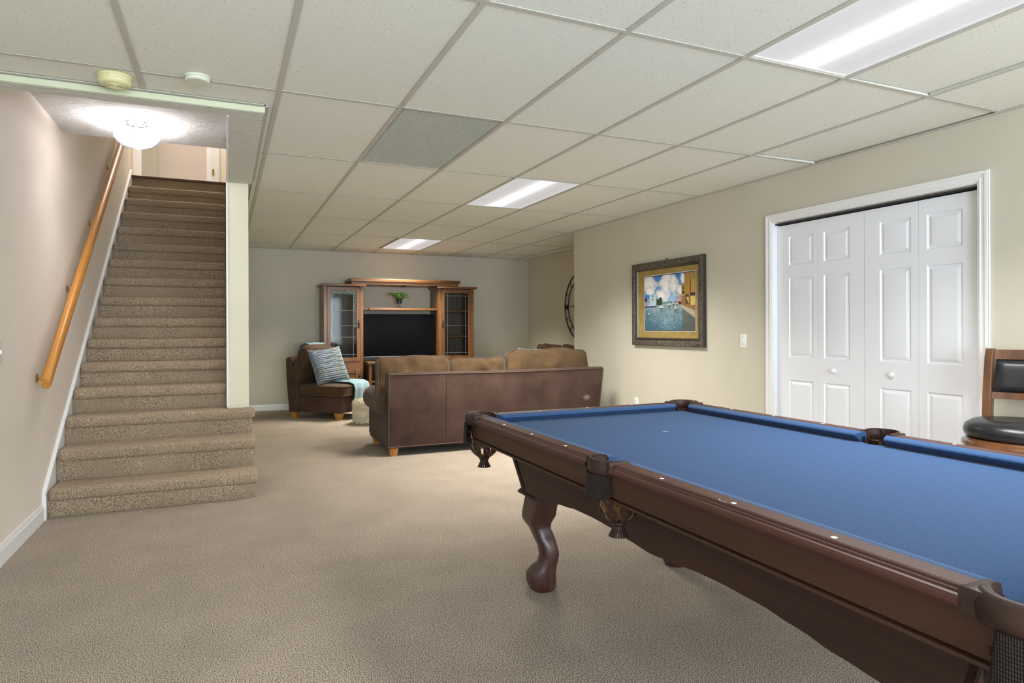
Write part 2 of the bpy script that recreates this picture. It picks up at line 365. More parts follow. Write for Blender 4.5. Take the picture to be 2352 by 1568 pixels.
# ------------------------------------------------------------------ room shell
XL, XR, XA = -1.04, 3.905, 4.742          # left wall, right wall, alcove wall
YB, YF, YC = -3.0, 10.07, 6.96            # wall behind camera, far wall, outside corner of right wall
H = 2.358; SOF = 2.319; STC = 2.57; UP = 3.035; UC = 5.5
def sbox(name, x0, x1, y0, y1, z0, z1, m, parent=None):
    o = G().box(x0, x1, y0, y1, z0, z1).build(name, m, parent, smooth=0)
    if parent is None: o['kind'] = 'structure'
    return o
sbox('floor', XL-.15, XA+.15, YB-.15, YF+.15, -.12, 0, M_carpet)
sbox('wall_left', XL-.15, XL, YB, 8.95, 0, UC, M_stairwall)
# right wall with the closet opening
DO0, DO1, DOZ = 2.30, 3.81, 1.995
g = G(); g.box(XR, XR+.12, YB, DO0, 0, 2.8); g.box(XR, XR+.12, DO1, YC, 0, 2.8); g.box(XR, XR+.12, DO0, DO1, DOZ, 2.8)
g.build('wall_right', M_wall, smooth=0)['kind'] = 'structure'
sbox('wall_alcove_return', XR+.12, XA, YC-.12, YC, 0, 2.8, M_wall)
sbox('wall_alcove', XA, XA+.12, YC-.12, YF, 0, 2.8, M_wall)
sbox('wall_far', .168, XA+.12, YF, YF+.12, 0, 2.8, M_wall)
sbox('wall_stair', .015, .168, 5.5, YF+.12, 0, UC, M_cream)
# wall behind the camera with two real window openings
g = G()
for a, b, z0, z1 in ((XL-.15, -.65, 0, 2.8), (1.25, 1.7, 0, 2.8), (3.5, XR+.12, 0, 2.8), (-.65, 1.25, 0, .6), (-.65, 1.25, 2.1, 2.8), (1.7, 3.5, 0, .3), (1.7, 3.5, 2.2, 2.8)):
    g.box(a, b, YB-.15, YB, z0, z1)
g.build('wall_rear', M_wall, smooth=0)['kind'] = 'structure'
for k, (a, b, z0, z1) in enumerate(((-.65, 1.25, .6, 2.1), (1.7, 3.5, .3, 2.2)), 1):
    w = struct('window_%d' % k, ((a+b)/2, YB-.1, z0))
    g = G(); t = .05
    g.box(a, b, YB-.15, YB+.01, z0, z0+t); g.box(a, b, YB-.15, YB+.01, z1-t, z1); g.box(a, a+t, YB-.15, YB+.01, z0+t, z1-t); g.box(b-t, b, YB-.15, YB+.01, z0+t, z1-t); g.box((a+b)/2-.03, (a+b)/2+.03, YB-.13, YB-.02, z0+t, z1-t)
    g.build('window_frame', M_white, w)
# soffit beam and stair ceiling
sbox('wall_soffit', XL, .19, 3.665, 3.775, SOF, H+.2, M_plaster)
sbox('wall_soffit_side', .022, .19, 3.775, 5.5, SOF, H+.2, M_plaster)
sbox('trim_1', XL, .195, 3.655, 3.667, SOF+.001, H-.010, M_strip)
sbox('trim_2', .012, .022, 3.775, 5.5, SOF-.004, STC, M_white)
sbox('ceiling_stairwell', XL, .022, 3.735, 5.47, STC, STC+.12, M_plaster2)
sbox('wall_stair_header', XL, .015, 5.37, 5.47, STC+.12, UC, M_stairwall)
sbox('wall_stair_front', XL, .19, 3.6, 3.66, H+.2, UC, M_stairwall)
sbox('wall_stairwell_right', .022, .168, 3.735, 5.5, H+.2, UC, M_stairwall)
# upper landing
sbox('floor_upper', -2.2, .015, 9.03, 12.2, UP-.2, UP, M_stair_carpet)
g = G(); g.box(-2.2, -1.06, 10.1, 10.22, UP, UC); g.box(-.165, .015, 10.1, 10.22, UP, UC); g.box(-1.06, -.165, 10.1, 10.22, UP+2.03, UC)
g.build('wall_upper_end', M_stairwall, smooth=0)['kind'] = 'structure'
sbox('wall_upper_hall', -2.3, -2.2, 8.8, 12.3, UP, UC, M_stairwall)
sbox('wall_upper_hall_near', -2.2, XL-.15, 8.80, 8.95, UP, UC, M_stairwall)
sbox('wall_upper_room', -2.2, .2, 11.9, 12.0, UP, UC, M_stairwall)
sbox('wall_upper_room_side', -2.2, -.96, 11.5, 11.6, UP, UC, M_wall)
sbox('wall_upper_right', .015, .168, 10.19, 12.2, UP, UC, M_stairwall)
sbox('ceiling_upper', -2.3, .2, 3.6, 12.3, UC, UC+.1, M_plaster2)

# baseboards
def base(name, p, q, inward, h=.085, t=.014):
    """baseboard from p to q (x,y) with a moulded top, standing on the side 'inward'"""
    p, q, n = Vector((*p, 0)), Vector((*q, 0)), Vector((*inward, 0)).normalized(); d = q-p
    prof = [(0, 0), (t, 0), (t, h*.72), (t*.75, h*.8), (t*.55, h*.86), (t*.5, h*.95), (t*.3, h), (0, h)]
    g = G(); g.loft([[p+n*a+Vector((0, 0, b)) for a, b in prof], [q+n*a+Vector((0, 0, b)) for a, b in prof]])
    o = g.build(name, M_white, smooth=20); o['kind'] = 'structure'; return o
base('baseboard_left', (XL, YB), (XL, 4.86), (1, 0), h=.105)
base('baseboard_right', (XR, YB), (XR, DO0-.07), (-1, 0))
base('baseboard_right_far', (XR, DO1+.07), (XR, YC), (-1, 0))
base('baseboard_far', (.168, YF), (XA, YF), (0, -1))
base('baseboard_alcove', (XA, YC), (XA, YF), (-1, 0))

# ------------------------------------------------------------------ suspended ceiling
ceil = struct('ceiling', (0, 0, H))
G().box(XL, XA, YB, 3.6, H+.25, H+.3).box(.17, XA, 3.6, YF, H+.25, H+.3).build('plenum', M_dark_gap, ceil, smooth=0)
CX = [-1.04, -.971, -.362, .248, .858, 1.467, 2.077, 2.687, 3.296, 3.890, 4.515, XA]
CYr = [YB, -2.7, -1.48, -.261, .958, 2.177, 3.396, 4.615, 5.835, 7.054, 8.273, 9.492, YF]
tilecache = {}
def ctile(x0, x1, y0, y1, tilt=None):
    w, d = x1-x0-.006, y1-y0-.006
    key = (round(w, 3), round(d, 3))
    if key not in tilecache:
        me = G().box(-w/2, w/2, -d/2, d/2, 0, .015).build('ceiling_tile', M_tile, None, smooth=0)
        tilecache[key] = me.data; o = me
    else:
        o = bpy.data.objects.new('ceiling_tile', tilecache[key]); COL.objects.link(o)
    o.parent = ceil; o.location = ((x0+x1)/2, (y0+y1)/2, .0015)
    if tilt: o.rotation_euler = tilt; o.location.z += .006
    return o
for i in range(len(CX)-1):
    for j in range(len(CYr)-1):
        x0, x1, y0, y1 = CX[i], CX[i+1], CYr[j], CYr[j+1]
        if x0 >= 3.88 and y0 < 7.05:
            if y1 <= 6.96 or x0 >= 3.88 and y0 < 6: continue
            y0 = max(y0, 6.97)
            if y1-y0 < .02: continue
        if x1 <= .25 and y0 >= 3.396:
            if y0 > 3.4: continue
            y1 = 3.655
        if abs(x0-LX0) < .01 and any(abs(y0-a) < .01 for a, b in TROFFER_Y): continue
        if abs(x0-.858) < .01 and abs(y0-3.396) < .01: continue
        tl = None
        if (i, j) in ((7, 4), (8, 5), (9, 5)): tl = (.006, -.010, 0)
        elif (i, j) == (5, 10): tl = (0, -.012, 0)
        ctile(x0, x1, y0, y1, tl)
y = 3.66
while y < YF-.05:                      # narrow strip of tile between soffit or wall and the first runner
    y2 = min([c for c in CYr if c > y+.01]+[YF]); ctile(.196, .248, y, y2); y = y2
ctile(XR-.012, 4.515, 6.97, 7.054)
for x in CX[1:-1]:
    a = YB; b = YF; 
    if x < .2: b = 3.655
    if x > 4: a = YC
    G().box(x-.012, x+.012, a, b, H-.004, H-.0005, .0006, 1).build('main_runner', M_tbar, ceil)
for yv in CYr[1:-1]:
    x0 = XL if yv < 3.6 else .19; x1 = XR if yv < YC else XA
    G().box(x0, x1, yv-.011, yv+.011, H-.0035, H, .0006, 1).build('cross_tee', M_tbar, ceil)
def wall_angle(x0, x1, y0, y1): G().box(x0, x1, y0, y1, H-.006, H-.001, .0006, 1).build('wall_angle', M_tbar, ceil)
wall_angle(XR-.022, XR, YB, YC); wall_angle(XR, XA, YC, YC+.022); wall_angle(XA-.022, XA, YC, YF); wall_angle(.168, XA, YF-.022, YF)
wall_angle(.168, .192, 5.5, YF); wall_angle(.19, .214, 3.66, 5.5); wall_angle(XL, XL+.022, YB, 3.65); wall_angle(XL, .19, 3.633, 3.655)

# troffers
def lens_mat():
    m = bpy.data.materials.new('prismatic_lens'); m.use_nodes = True; nt = m.node_tree; N, L = nt.nodes, nt.links; b = N['Principled BSDF']
    b.inputs['Base Color'].default_value = (.3, .3, .31, 1); b.inputs['Roughness'].default_value = .4
    b.inputs['Emission Color'].default_value = (.97, .97, 1.0, 1)
    tc = N.new('ShaderNodeTexCoord'); sp = N.new('ShaderNodeSeparateXYZ'); L.new(tc.outputs['Object'], sp.inputs[0])
    ab = N.new('ShaderNodeMath'); ab.operation = 'ABSOLUTE'; L.new(sp.outputs[0], ab.inputs[0])
    cr = N.new('ShaderNodeValToRGB'); mr = N.new('ShaderNodeMapRange'); mr.inputs[2].default_value = .305; L.new(ab.outputs[0], mr.inputs[0]); L.new(mr.outputs[0], cr.inputs[0])
    e = cr.color_ramp.elements; e[0].position = 0; e[0].color = (1, 1, 1, 1); e[1].position = 1; e[1].color = (.62, .62, .62, 1)
    for p, v in ((.12, .95), (.35, .5), (.6, .43), (.85, .44), (.95, .55)):
        q = e.new(p); q.color = (v, v, v, 1)
    mu = N.new('ShaderNodeMath'); mu.operation = 'MULTIPLY'; mu.inputs[1].default_value = 1.05; L.new(cr.outputs[0], mu.inputs[0]); L.new(mu.outputs[0], b.inputs['Emission Strength'])
    ck = N.new('ShaderNodeTexVoronoi'); ck.inputs['Scale'].default_value = 120; ck.inputs['Randomness'].default_value = 0; L.new(tc.outputs['Object'], ck.inputs['Vector'])
    bp = N.new('ShaderNodeBump'); bp.inputs['Strength'].default_value = .5; bp.inputs['Distance'].default_value = .002; L.new(ck.outputs[0], bp.inputs['Height']); L.new(bp.outputs[0], b.inputs['Normal'])
    return m
M_lens = lens_mat()
TL = ['recessed ceiling light panel behind the camera position', 'large bright ceiling light panel nearest, above the pool table',
      'middle lit ceiling light panel between the closet wall and the sofa', 'smallest lit ceiling light panel, farthest, in front of the media cabinets']
for (a, b), lab in zip(TROFFER_Y, TL):
    t = thing('ceiling_light', lab, 'ceiling light', ((LX0+LX1)/2, (a+b)/2, H-.002), group='recessed fluorescent ceiling panels')
    g = G(); x0, x1 = LX0+.010, LX1-.010; y0, y1 = a+.010, b-.010
    for q in ((x0, x0+.012, y0, y1), (x1-.012, x1, y0, y1), (x0+.012, x1-.012, y0, y0+.012), (x0+.012, x1-.012, y1-.012, y1)): g.box(*q, H+.0005, H+.02)
    g.build('frame', M_plate, t)
    G().box(x0+.012, x1-.012, y0+.012, y1-.012, H+.004, H+.008).build('diffuser', M_lens, t, smooth=0)
    G().box(x0, x1, y0, y1, H+.02, H+.09).build('housing', M_white, t, smooth=0)
# return air grille
t = thing('air_grille', 'square egg-crate return air grille in the ceiling near the soffit', 'grille', (1.1625, 4.0, H))
g = G(); x0, x1, y0, y1 = .870, 1.455, 3.408, 4.603
for k in range(37):
    x = x0+.008+(x1-x0-.016)*k/36; g.box(x-.0012, x+.0012, y0, y1, H-.001, H+.012)
M_grid = mat('grille_plastic', (.56, .57, .48), rough=.5)
g.build('lattice', M_grid, t, smooth=0)['kind'] = 'stuff'
g = G()
for k in range(74):
    yy = y0+.008+(y1-y0-.016)*k/73; g.box(x0, x1, yy-.0010, yy+.0010, H+.001, H+.012)
g.build('cross_lattice', M_grid, t, smooth=0)['kind'] = 'stuff'
g = G()
for q in ((x0, x0+.01, y0, y1), (x1-.01, x1, y0, y1), (x0, x1, y0, y0+.01), (x0, x1, y1-.01, y1)): g.box(*q, H-.001, H+.02)
g.build('frame', M_tbar, t); G().box(x0, x1, y0, y1, H+.03, H+.035).build('backing', M_tile, t, smooth=0)
g = G(); g.box(2.72, 3.05, 9.60, 9.68, H-.005, H+.001, .001, 1); o = g.build('ceiling_vent', M_tbar); tag(o, 'small narrow slotted vent in the ceiling beside the farthest light panel', 'vent')

# smoke detector and round cover
t = thing('smoke_detector', 'yellowed round smoke detector on the ceiling above the stairs', 'smoke detector', (-.465, 3.50, H))
g = G(); g.lathe([(0, 0), (.070, 0), (.072, -.006), (.070, -.010), (.066, -.012)], t.location, 40); g.build('mounting_plate', M_yellow, t)
g = G(); g.lathe([(.066, -.012), (.068, -.030), (.066, -.038), (.060, -.044), (.050, -.047), (0, -.048)], t.location, 40)
for rr in (.018, .024, .030, .036): g.lathe([(rr, -.047), (rr+.001, -.0495), (rr+.0025, -.0495), (rr+.0035, -.047)], t.location, 36)
g.build('cover', M_yellow, t)
g = G(); g.box(-.465-.018, -.465+.018, 3.50-.072, 3.50-.060, H-.028, H-.008, .002); g.build('latch', M_yellow, t)
G().lathe([(.007, -.047), (.007, -.051), (0, -.051)], t.location, 16).build('test_button', M_mint, t)
t = thing('ceiling_cover_plate', 'smaller off-white plain round cover on the ceiling grid right of the smoke detector', 'cover', (-.115, 3.36, H))
G().lathe([(0, 0), (.056, 0), (.058, -.006), (.056, -.010)], t.location, 40).build('rim', M_mint, t)
G().lathe([(.054, -.010), (.054, -.020), (.048, -.026), (0, -.027)], t.location, 40).build('cap', M_mint, t)

# ------------------------------------------------------------------ staircase
YK = [4.885, 5.120, 5.370, 5.625, 5.885, 6.155, 6.420, 6.687, 6.952, 7.220, 7.500, 7.782, 8.060, 8.350, 8.665, 9.000]
ZK = [.180, .385, .572, .750, .926, 1.104, 1.282, 1.474, 1.665, 1.857, 2.049, 2.250, 2.451, 2.651, 2.852, UP]
st = thing('staircase', 'straight taupe carpeted staircase rising along the left wall', 'stairs', ((XL)/2, 4.9, 0))
def rough_box(g, x0, x1, y0, y1, z0, z1, bev, seg, nx, amp, seed):
    bm = bmesh.new(); bmesh.ops.create_cube(bm, size=1)
    for v in bm.verts: v.co = Vector((x0+(v.co.x+.5)*(x1-x0), y0+(v.co.y+.5)*(y1-y0), z0+(v.co.z+.5)*(z1-z0)))
    bmesh.ops.bevel(bm, geom=list(bm.edges), offset=bev, segments=seg, profile=0.5, affect='EDGES')
    step = (x1-x0)/nx
    for i in range(1, nx):
        x = x0+bev+(x1-x0-2*bev)*i/nx
        bmesh.ops.bisect_plane(bm, geom=list(bm.verts)+list(bm.edges)+list(bm.faces), plane_co=(x, 0, 0), plane_no=(1, 0, 0))
    for v in bm.verts:
        n = noise.noise_vector(Vector((v.co.x*25+seed, v.co.y*25, v.co.z*25)))*amp+noise.noise_vector(Vector((v.co.x*3.1+seed, 1, v.co.z*3)))*amp*1.3
        v.co += Vector((n.x*.5, n.y, n.z))
    g.bm(bm)
for k in range(15):
    g = G(); z0 = ZK[k-1] if k else 0; y = YK[k]; z = ZK[k]; yn = YK[k+1]+.05
    xr = .186 if k < 3 else .012
    xe = .013 if k >= 3 else xr
    ye = yn
    rough_box(g, XL+.016, xe, y+.024, y+.07, z0-.03 if k else -.01, z-.05, .004, 1, 40, .0015, k*7)
    tx = {0: .208, 1: .208, 2: .208, 3: .030}.get(k, .013)
    if k == 2:
        rough_box(g, XL+.016, .011, y, yn, z-.082, z, .030, 4, 60, .0022, k*7+3)
        rough_box(g, -.05, tx, y, 5.495, z-.082, z, .030, 4, 14, .0022, k*7+3)
        g.box(.0, .186, y+.04, 5.495, z0, z-.03)
    elif k == 3:
        rough_box(g, XL+.016, .011, y, yn, z-.082, z, .030, 4, 60, .0022, k*7+3)
    else:
        rough_box(g, XL+.016, tx, y, yn, z-.082, z, .030, 4, 64, .0022, k*7+3)
    if k < 2: g.box(.12, .186, y+.04, YK[k+1]+.06, z0 if k else 0, z-.03)
    g.build('carpeted_step', M_stair_carpet, st, smooth=50)
g = G(); rough_box(g, XL+.016, .013, 9.03, 9.06, ZK[14]-.02, UP-.02, .004, 1, 40, .0012, 3); g.build('top_riser', M_stair_carpet, st, smooth=50)
G().box(XL+.002, .014, 8.985, 9.09, UP-.018, UP+.006, .006).build('threshold_nosing', M_thresh, st)
# skirt boards
def skirt(name, x0, x1, yA, yB, zA, zB, h, m, fy=None):
    g = G(); pts = [(yA, 0), (yA, zA), (yB, zB), (yB, zB-h)]
    if fy is not None: pts.append((fy, 0))
    else: pts.append((yA+h/.7, 0))
    g.prism(pts, 'x', x0, x1)
    d = Vector((yB-yA, zB-zA)).normalized(); n = Vector((-d.y, d.x))
    def off(p, a): return (p[0]+n.x*a, p[1]+n.y*a)
    g.prism([(yA-.004, zA-.02), (yA-.004, zA), off((yA, zA), .008), off((yB, zB), .008), (yB, zB-.02)], 'x', x0, x1+.006)
    g.box(x0, x1+.006, yA-.006, yA+.012, 0, zA)
    o = g.build(name, m, smooth=20); o['kind'] = 'structure'
skirt('trim_3', XL, XL+.015, 4.850, 9.00, .165, 3.10, .45, M_white)
g = G(); g.box(.008, .020, 5.488, 5.502, .575, SOF, .001, 1); g.build('trim_4', M_white)['kind'] = 'structure'
# handrail
t = thing('handrail', 'honey oak handrail on brass brackets along the left stair wall', 'handrail', (XL+.07, 4.58, .82))
g = G(); A = Vector((XL+.075, 4.585, .865)); B = Vector((XL+.075, 7.95, .865+3.365*.7115)); d = (B-A).normalized(); n = Vector((1, 0, 0)).cross(d)
prof = []
for k in range(20):
    a = 2*PI*k/20; c, s_ = math.cos(a), math.sin(a)
    prof.append((math.copysign(abs(c)**.7, c)*.026, math.copysign(abs(s_)**.8, s_)*.040))
g.loft([[P+Vector((1, 0, 0))*a*f+n*b*f for a, b in prof] for P, f in ((A, .94), (A+d*.004, 1), (B-d*.004, 1), (B, .94))])
g.build('rail', M_rail_oak, t)
for yb in (4.74, 5.56, 6.40, 7.36):
    P = A+d*((yb-A.y)/d.y); g = G()
    w = Vector((XL+.002, P.y-.015, P.z-.085))
    g.lathe([(0, 0), (.026, 0), (.026, .004), (.018, .008), (.0, .010)], n=20, M=Matrix.Translation(w) @ Matrix.Rotation(PI/2, 4, 'Y'))
    g.tube([w+Vector((.006, 0, 0)), w+Vector((.035, 0, -.004)), w+Vector((.058, .004, .018)), w+Vector((.070, .010, .050))], [.008, .007, .007, .008], 10)
    g.build('bracket', M_brass, t)

# stair light
lc = Vector((-.54, 5.02, STC))
t = thing('stair_ceiling_light', 'semi-flush ceiling light with clear seeded glass bowl over the stairs', 'ceiling light', lc)
G().lathe([(0, 0), (.062, 0), (.063, -.014), (.058, -.018), (.0, -.020)], lc, 40).build('canopy', M_chrome, t)
G().lathe([(.010, -.018), (.010, -.13), (.016, -.135), (.016, -.15), (.006, -.16), (.0, -.162)], lc, 20).build('stem', M_chrome, t)
bp_ = [(.120, -.066), (.132, -.076), (.138, -.092), (.134, -.112), (.118, -.134), (.092, -.152), (.05, -.163), (.012, -.165)]
G().lathe(bp_+[(r_-.003 if r_ > .02 else r_, z_+.003) for r_, z_ in reversed(bp_)], lc, 56).build('glass_bowl', M_bowl, t)
for k in range(3):
    a = PI*.15+2*PI*k/3; c, s_ = math.cos(a), math.sin(a)
    G().tube([lc+Vector((c*.045, s_*.045, -.016)), lc+Vector((c*.075, s_*.075, -.05)), lc+Vector((c*.137, s_*.137, -.085))], .003, 8).build('support_arm', M_chrome, t)
    bl = G(); pc = lc+Vector((math.cos(a+1)*.055, math.sin(a+1)*.055, -.078)); bl.lathe([(0, -.022), (.008, -.020), (.013, -.010), (.014, 0), (.010, .012), (.008, .02)], pc, 20)
    bl.build('bulb', emis('bulb_glow', (1, .98, .97), 3), t)
    l = bpy.data.lights.new('bulb_light', 'POINT'); l.energy = 8.5; l.shadow_soft_size = .02; l.color = (1, .96, .96)
    lo_ = bpy.data.objects.new('bulb_light', l); COL.objects.link(lo_); lo_.location = lc+Vector((math.cos(a+1)*.05, math.sin(a+1)*.05, -.148))

# ------------------------------------------------------------------ upper landing doorway
dr = struct('door_2', (-.61, 10.1, UP))
g = G()
for a, b in ((-1.14, -1.05), (-.165, -.064)):
    g.box(a, b, 10.082, 10.1, UP, UP+2.1); g.box(a+.012, b-.012, 10.076, 10.083, UP, UP+2.1)
g.box(-1.14, -.064, 10.082, 10.1, UP+2.03, UP+2.12)
g.build('casing', M_white, dr)
g = G(); g.box(-1.06, -1.045, 10.1, 10.22, UP, UP+2.03); g.box(-.235, -.165, 10.19, 10.215, UP, UP+2.03); g.box(-.18, -.165, 10.1, 10.22, UP, UP+2.03); g.build('jamb', M_white, dr)
g = G(); g.box(-.165+.002, -.135, 10.070, 10.078, UP+.315, UP+.405, .002); g.build('hinge', M_brass, dr)

# ------------------------------------------------------------------ closet bifold door
dr = struct('door_1', (XR, (DO0+DO1)/2, 0))
def casing(g, a, b, z, w=.064):
    # moulded casing: three stepped layers around the opening
    for (o1, o2, t) in ((0, w, .010), (.008, w-.004, .014), (w-.022, w-.004, .019), (.012, .022, .016)):
        g.box(XR-t, XR, a-o2, a-o1, 0, z+o2, .0015, 1); g.box(XR-t, XR, b+o1, b+o2, 0, z+o2, .0015, 1); g.box(XR-t, XR, a-o1, b+o1, z+o1, z+o2, .0015, 1)
g = G(); casing(g, DO0, DO1, DOZ); g.build('casing', M_white, dr, smooth=0)
g = G(); g.box(XR-.001, XR+.119, DO1-.004, DO1+.001, 0, DOZ); g.box(XR-.001, XR+.119, DO0-.001, DO0+.004, 0, DOZ); g.box(XR-.001, XR+.119, DO0, DO1, DOZ-.004, DOZ+.001)
g.build('jamb', M_white, dr, smooth=0)
G().box(XR+.035, XR+.075, DO0, DO1, DOZ-.012, DOZ-.001).build('track', M_chrome, dr)
G().box(XR+.02, XR+.10, DO0, DO1, DOZ-.022, DOZ-.012).build('track_shadow_gap', M_dark_gap, dr)
leaf = [(3.427, 3.804, 3.469, 3.691, None), (3.052, 3.425, 3.164, 3.375, 3.285), (2.676, 3.048, 2.725, 2.936, 2.848), (2.305, 2.674, 2.411, 2.622, None)]
DX = XR+.042
def raised(g, y0, y1, z0, z1, x):
    """one routed raised panel: outer chamfer into a groove, then a raised field"""
    s = [(0, 0), (.006, .009), (.012, .009), (.030, .001), (.034, .0005)]
    rings = [[(x+dx, y0+i, z0+i), (x+dx, y1-i, z0+i), (x+dx, y1-i, z1-i), (x+dx, y0+i, z1-i)] for i, dx in s]
    v = [p for r in rings for p in r]; f = []
    for k in range(len(rings)-1):
        for i in range(4): f.append((k*4+i, k*4+(i+1) % 4, k*4+4+(i+1) % 4, k*4+4+i))
    f.append(tuple(range(len(v)-4, len(v)))); g.add(v, f)
PZ = [(.17, .780), (.955, 1.557), (1.655, 1.872)]
for k, (a, b, pa, pb, kn) in enumerate(leaf):
    g = G(); zt = 1.965
    # frame faces around the three panels
    ys = [a, pa, pb, b]; zs = [.012]+[z for p in PZ for z in p]+[zt]
    for i in range(3):
        for j in range(len(zs)-1):
            if i == 1 and j % 2 == 1: continue
            g.add([(DX, ys[i], zs[j]), (DX, ys[i+1], zs[j]), (DX, ys[i+1], zs[j+1]), (DX, ys[i], zs[j+1])], [(0, 1, 2, 3)])
    for z0, z1 in PZ: raised(g, pa, pb, z0, z1, DX)
    g.add([(DX, a, .012), (DX+.034, a, .012), (DX+.034, a, zt), (DX, a, zt), (DX, b, .012), (DX+.034, b, .012), (DX+.034, b, zt), (DX, b, zt)],
          [(0, 1, 2, 3), (4, 7, 6, 5), (3, 2, 6, 7), (0, 4, 5, 1), (1, 5, 6, 2)])
    lf = g.build('door_leaf', M_door, dr, smooth=10, weld=True)
    if kn:
        kb = G(); kb.lathe([(0, .03), (.010, .030), (.017, .024), (.018, .018), (.013, .011), (.008, .006), (.010, 0)], n=24, M=Matrix.Translation((DX, kn, .872)) @ Matrix.Rotation(-PI/2, 4, 'Y'))
        kb.build('knob', M_plate, lf)
sbox('wall_closet', XR+.6, XR+.65, 2.0, 4.1, 0, 2.4, M_wall)

# ------------------------------------------------------------------ wall plates
def plate(name, label, cat, c, kindp):
    t = thing(name, label, cat, c); x, y, z = c; w, h = (.036, .057)
    G().box(x-.006, x, y-w, y+w, z-h, z+h, .003).build('cover_plate', M_plate, t)
    if kindp == 'switch':
        G().box(x-.009, x-.006, y-.006, y+.006, z-.014, z+.014, .001).build('switch_slot', M_plate, t)
        G().box(x-.016, x-.008, y-.004, y+.004, z+.0, z+.011, .001).build('toggle', M_plate, t)
        for dz in (-.03, .03): G().box(x-.007, x-.0058, y-.003, y+.003, z+dz-.003, z+dz+.003).build('screw', M_chrome, t)
    else:
        for dz in (-.02, .02):
            o = G().box(x-.008, x-.0055, y-.015, y+.015, z+dz-.014, z+dz+.014, .002).build('socket', M_plate, t)
            g = G(); g.box(x-.0085, x-.0078, y-.007, y-.005, z+dz-.005, z+dz+.005); g.box(x-.0085, x-.0078, y+.005, y+.007, z+dz-.004, z+dz+.004); g.build('slots', M_dark_gap, o)
plate('light_switch', 'white light switch plate on the wall left of the closet doors', 'switch', (XR, 4.124, 1.071), 'switch')
plate('wall_outlet', 'small white power outlet low on the right wall below the picture', 'outlet', (XR, 5.65, .405), 'outlet')
t = thing('wall_control_plate', 'white switch plate at the left photo edge, on the stair wall', 'switch', (XL, 4.0, 1.07))
G().box(XL, XL+.006, 3.955, 4.045, 1.015, 1.13, .003).build('cover_plate', M_plate, t); G().box(XL+.005, XL+.014, 4.01, 4.02, 1.06, 1.08, .001).build('toggle', M_plate, t)

# ------------------------------------------------------------------ framed harbour picture
t = thing('framed_picture', 'framed harbour photograph with gold mat hanging on the right wall', 'picture', (XR, 5.12, 1.43))
Y0, Y1, Z0, Z1 = 4.575, 5.67, 1.005, 1.833
def frame_ring(prof, m, name, par, ya=Y0, yb=Y1, za=Z0, zb=Z1):
    rings = [[(XR-x, ya+i, za+i), (XR-x, yb-i, za+i), (XR-x, yb-i, zb-i), (XR-x, ya+i, zb-i)] for i, x in prof]
    g = G(); g.loft(rings, cap=False); return g.build(name, m, par, smooth=25)
def ornate(m, nt, b, tc):
    N, L = nt.nodes, nt.links
    vo = N.new('ShaderNodeTexNoise'); vo.inputs['Scale'].default_value = 42; vo.inputs['Distortion'].default_value = 3; vo.inputs['Detail'].default_value = 2; L.new(tc.outputs['Object'], vo.inputs['Vector'])
    cr = N.new('ShaderNodeValToRGB'); cr.color_ramp.elements[0].position = .42; cr.color_ramp.elements[1].position = .58
    cr.color_ramp.elements[0].color = (.028, .022, .016, 1); cr.color_ramp.elements[1].color = (.24, .20, .15, 1); L.new(vo.outputs[0], cr.inputs[0]); L.new(cr.outputs[0], b.inputs['Base Color'])
    bp = N.new('ShaderNodeBump'); bp.inputs['Strength'].default_value = 1; bp.inputs['Distance'].default_value = .006; L.new(vo.outputs[0], bp.inputs['Height']); L.new(bp.outputs[0], b.inputs['Normal'])
M_ornate = mat('carved_frame', (.1, .08, .06), rough=.4, metal=.35, extra=ornate)
M_framedark = mat('dark_frame_lip', (.030, .024, .020), rough=.3, coat=.3)
fr_ = frame_ring([(0, 0), (0, .036), (.006, .042)], M_framedark, 'frame_edge', t)
frame_ring([(.006, .042), (.014, .044), (.045, .040), (.052, .034)], M_ornate, 'carved_band', t)
frame_ring([(.052, .034), (.060, .030), (.064, .034), (.072, .030), (.078, .022), (.080, .014)], M_framedark, 'inner_lip', t)
M_mat = mat('gold_mat_board', (.30, .205, .058), (.38, .270, .085), (14, 14, 14), .8, detail=4)
G().box(XR-.016, XR-.012, Y0+.078, Y1-.078, Z0+.078, Z1-.078).build('mat_board', M_mat, t, smooth=0)
PY0, PY1, PZ0, PZ1 = 4.705, 5.475, 1.158, 1.690
g = G()
for q in ((PY0-.012, PY1+.012, PZ0-.012, PZ0-.007), (PY0-.012, PY1+.012, PZ1+.007, PZ1+.012), (PY0-.012, PY0-.007, PZ0-.012, PZ1+.012), (PY1+.007, PY1+.012, PZ0-.012, PZ1+.012)): g.box(XR-.018, XR-.016, *q)
g.build('bevel_line', M_plate, t, smooth=0)
G().box(XR-.0175, XR-.016, PY0-.007, PY1+.007, PZ0-.007, PZ1+.007).build('inner_mat', M_framedark, t, smooth=0)
G().tube([(XR-.004, 5.12, 1.836), (XR-.010, 5.12, 1.850), (XR-.018, 5.12, 1.848)], .004, 8).build('hanging_hook', M_black_metal, t)
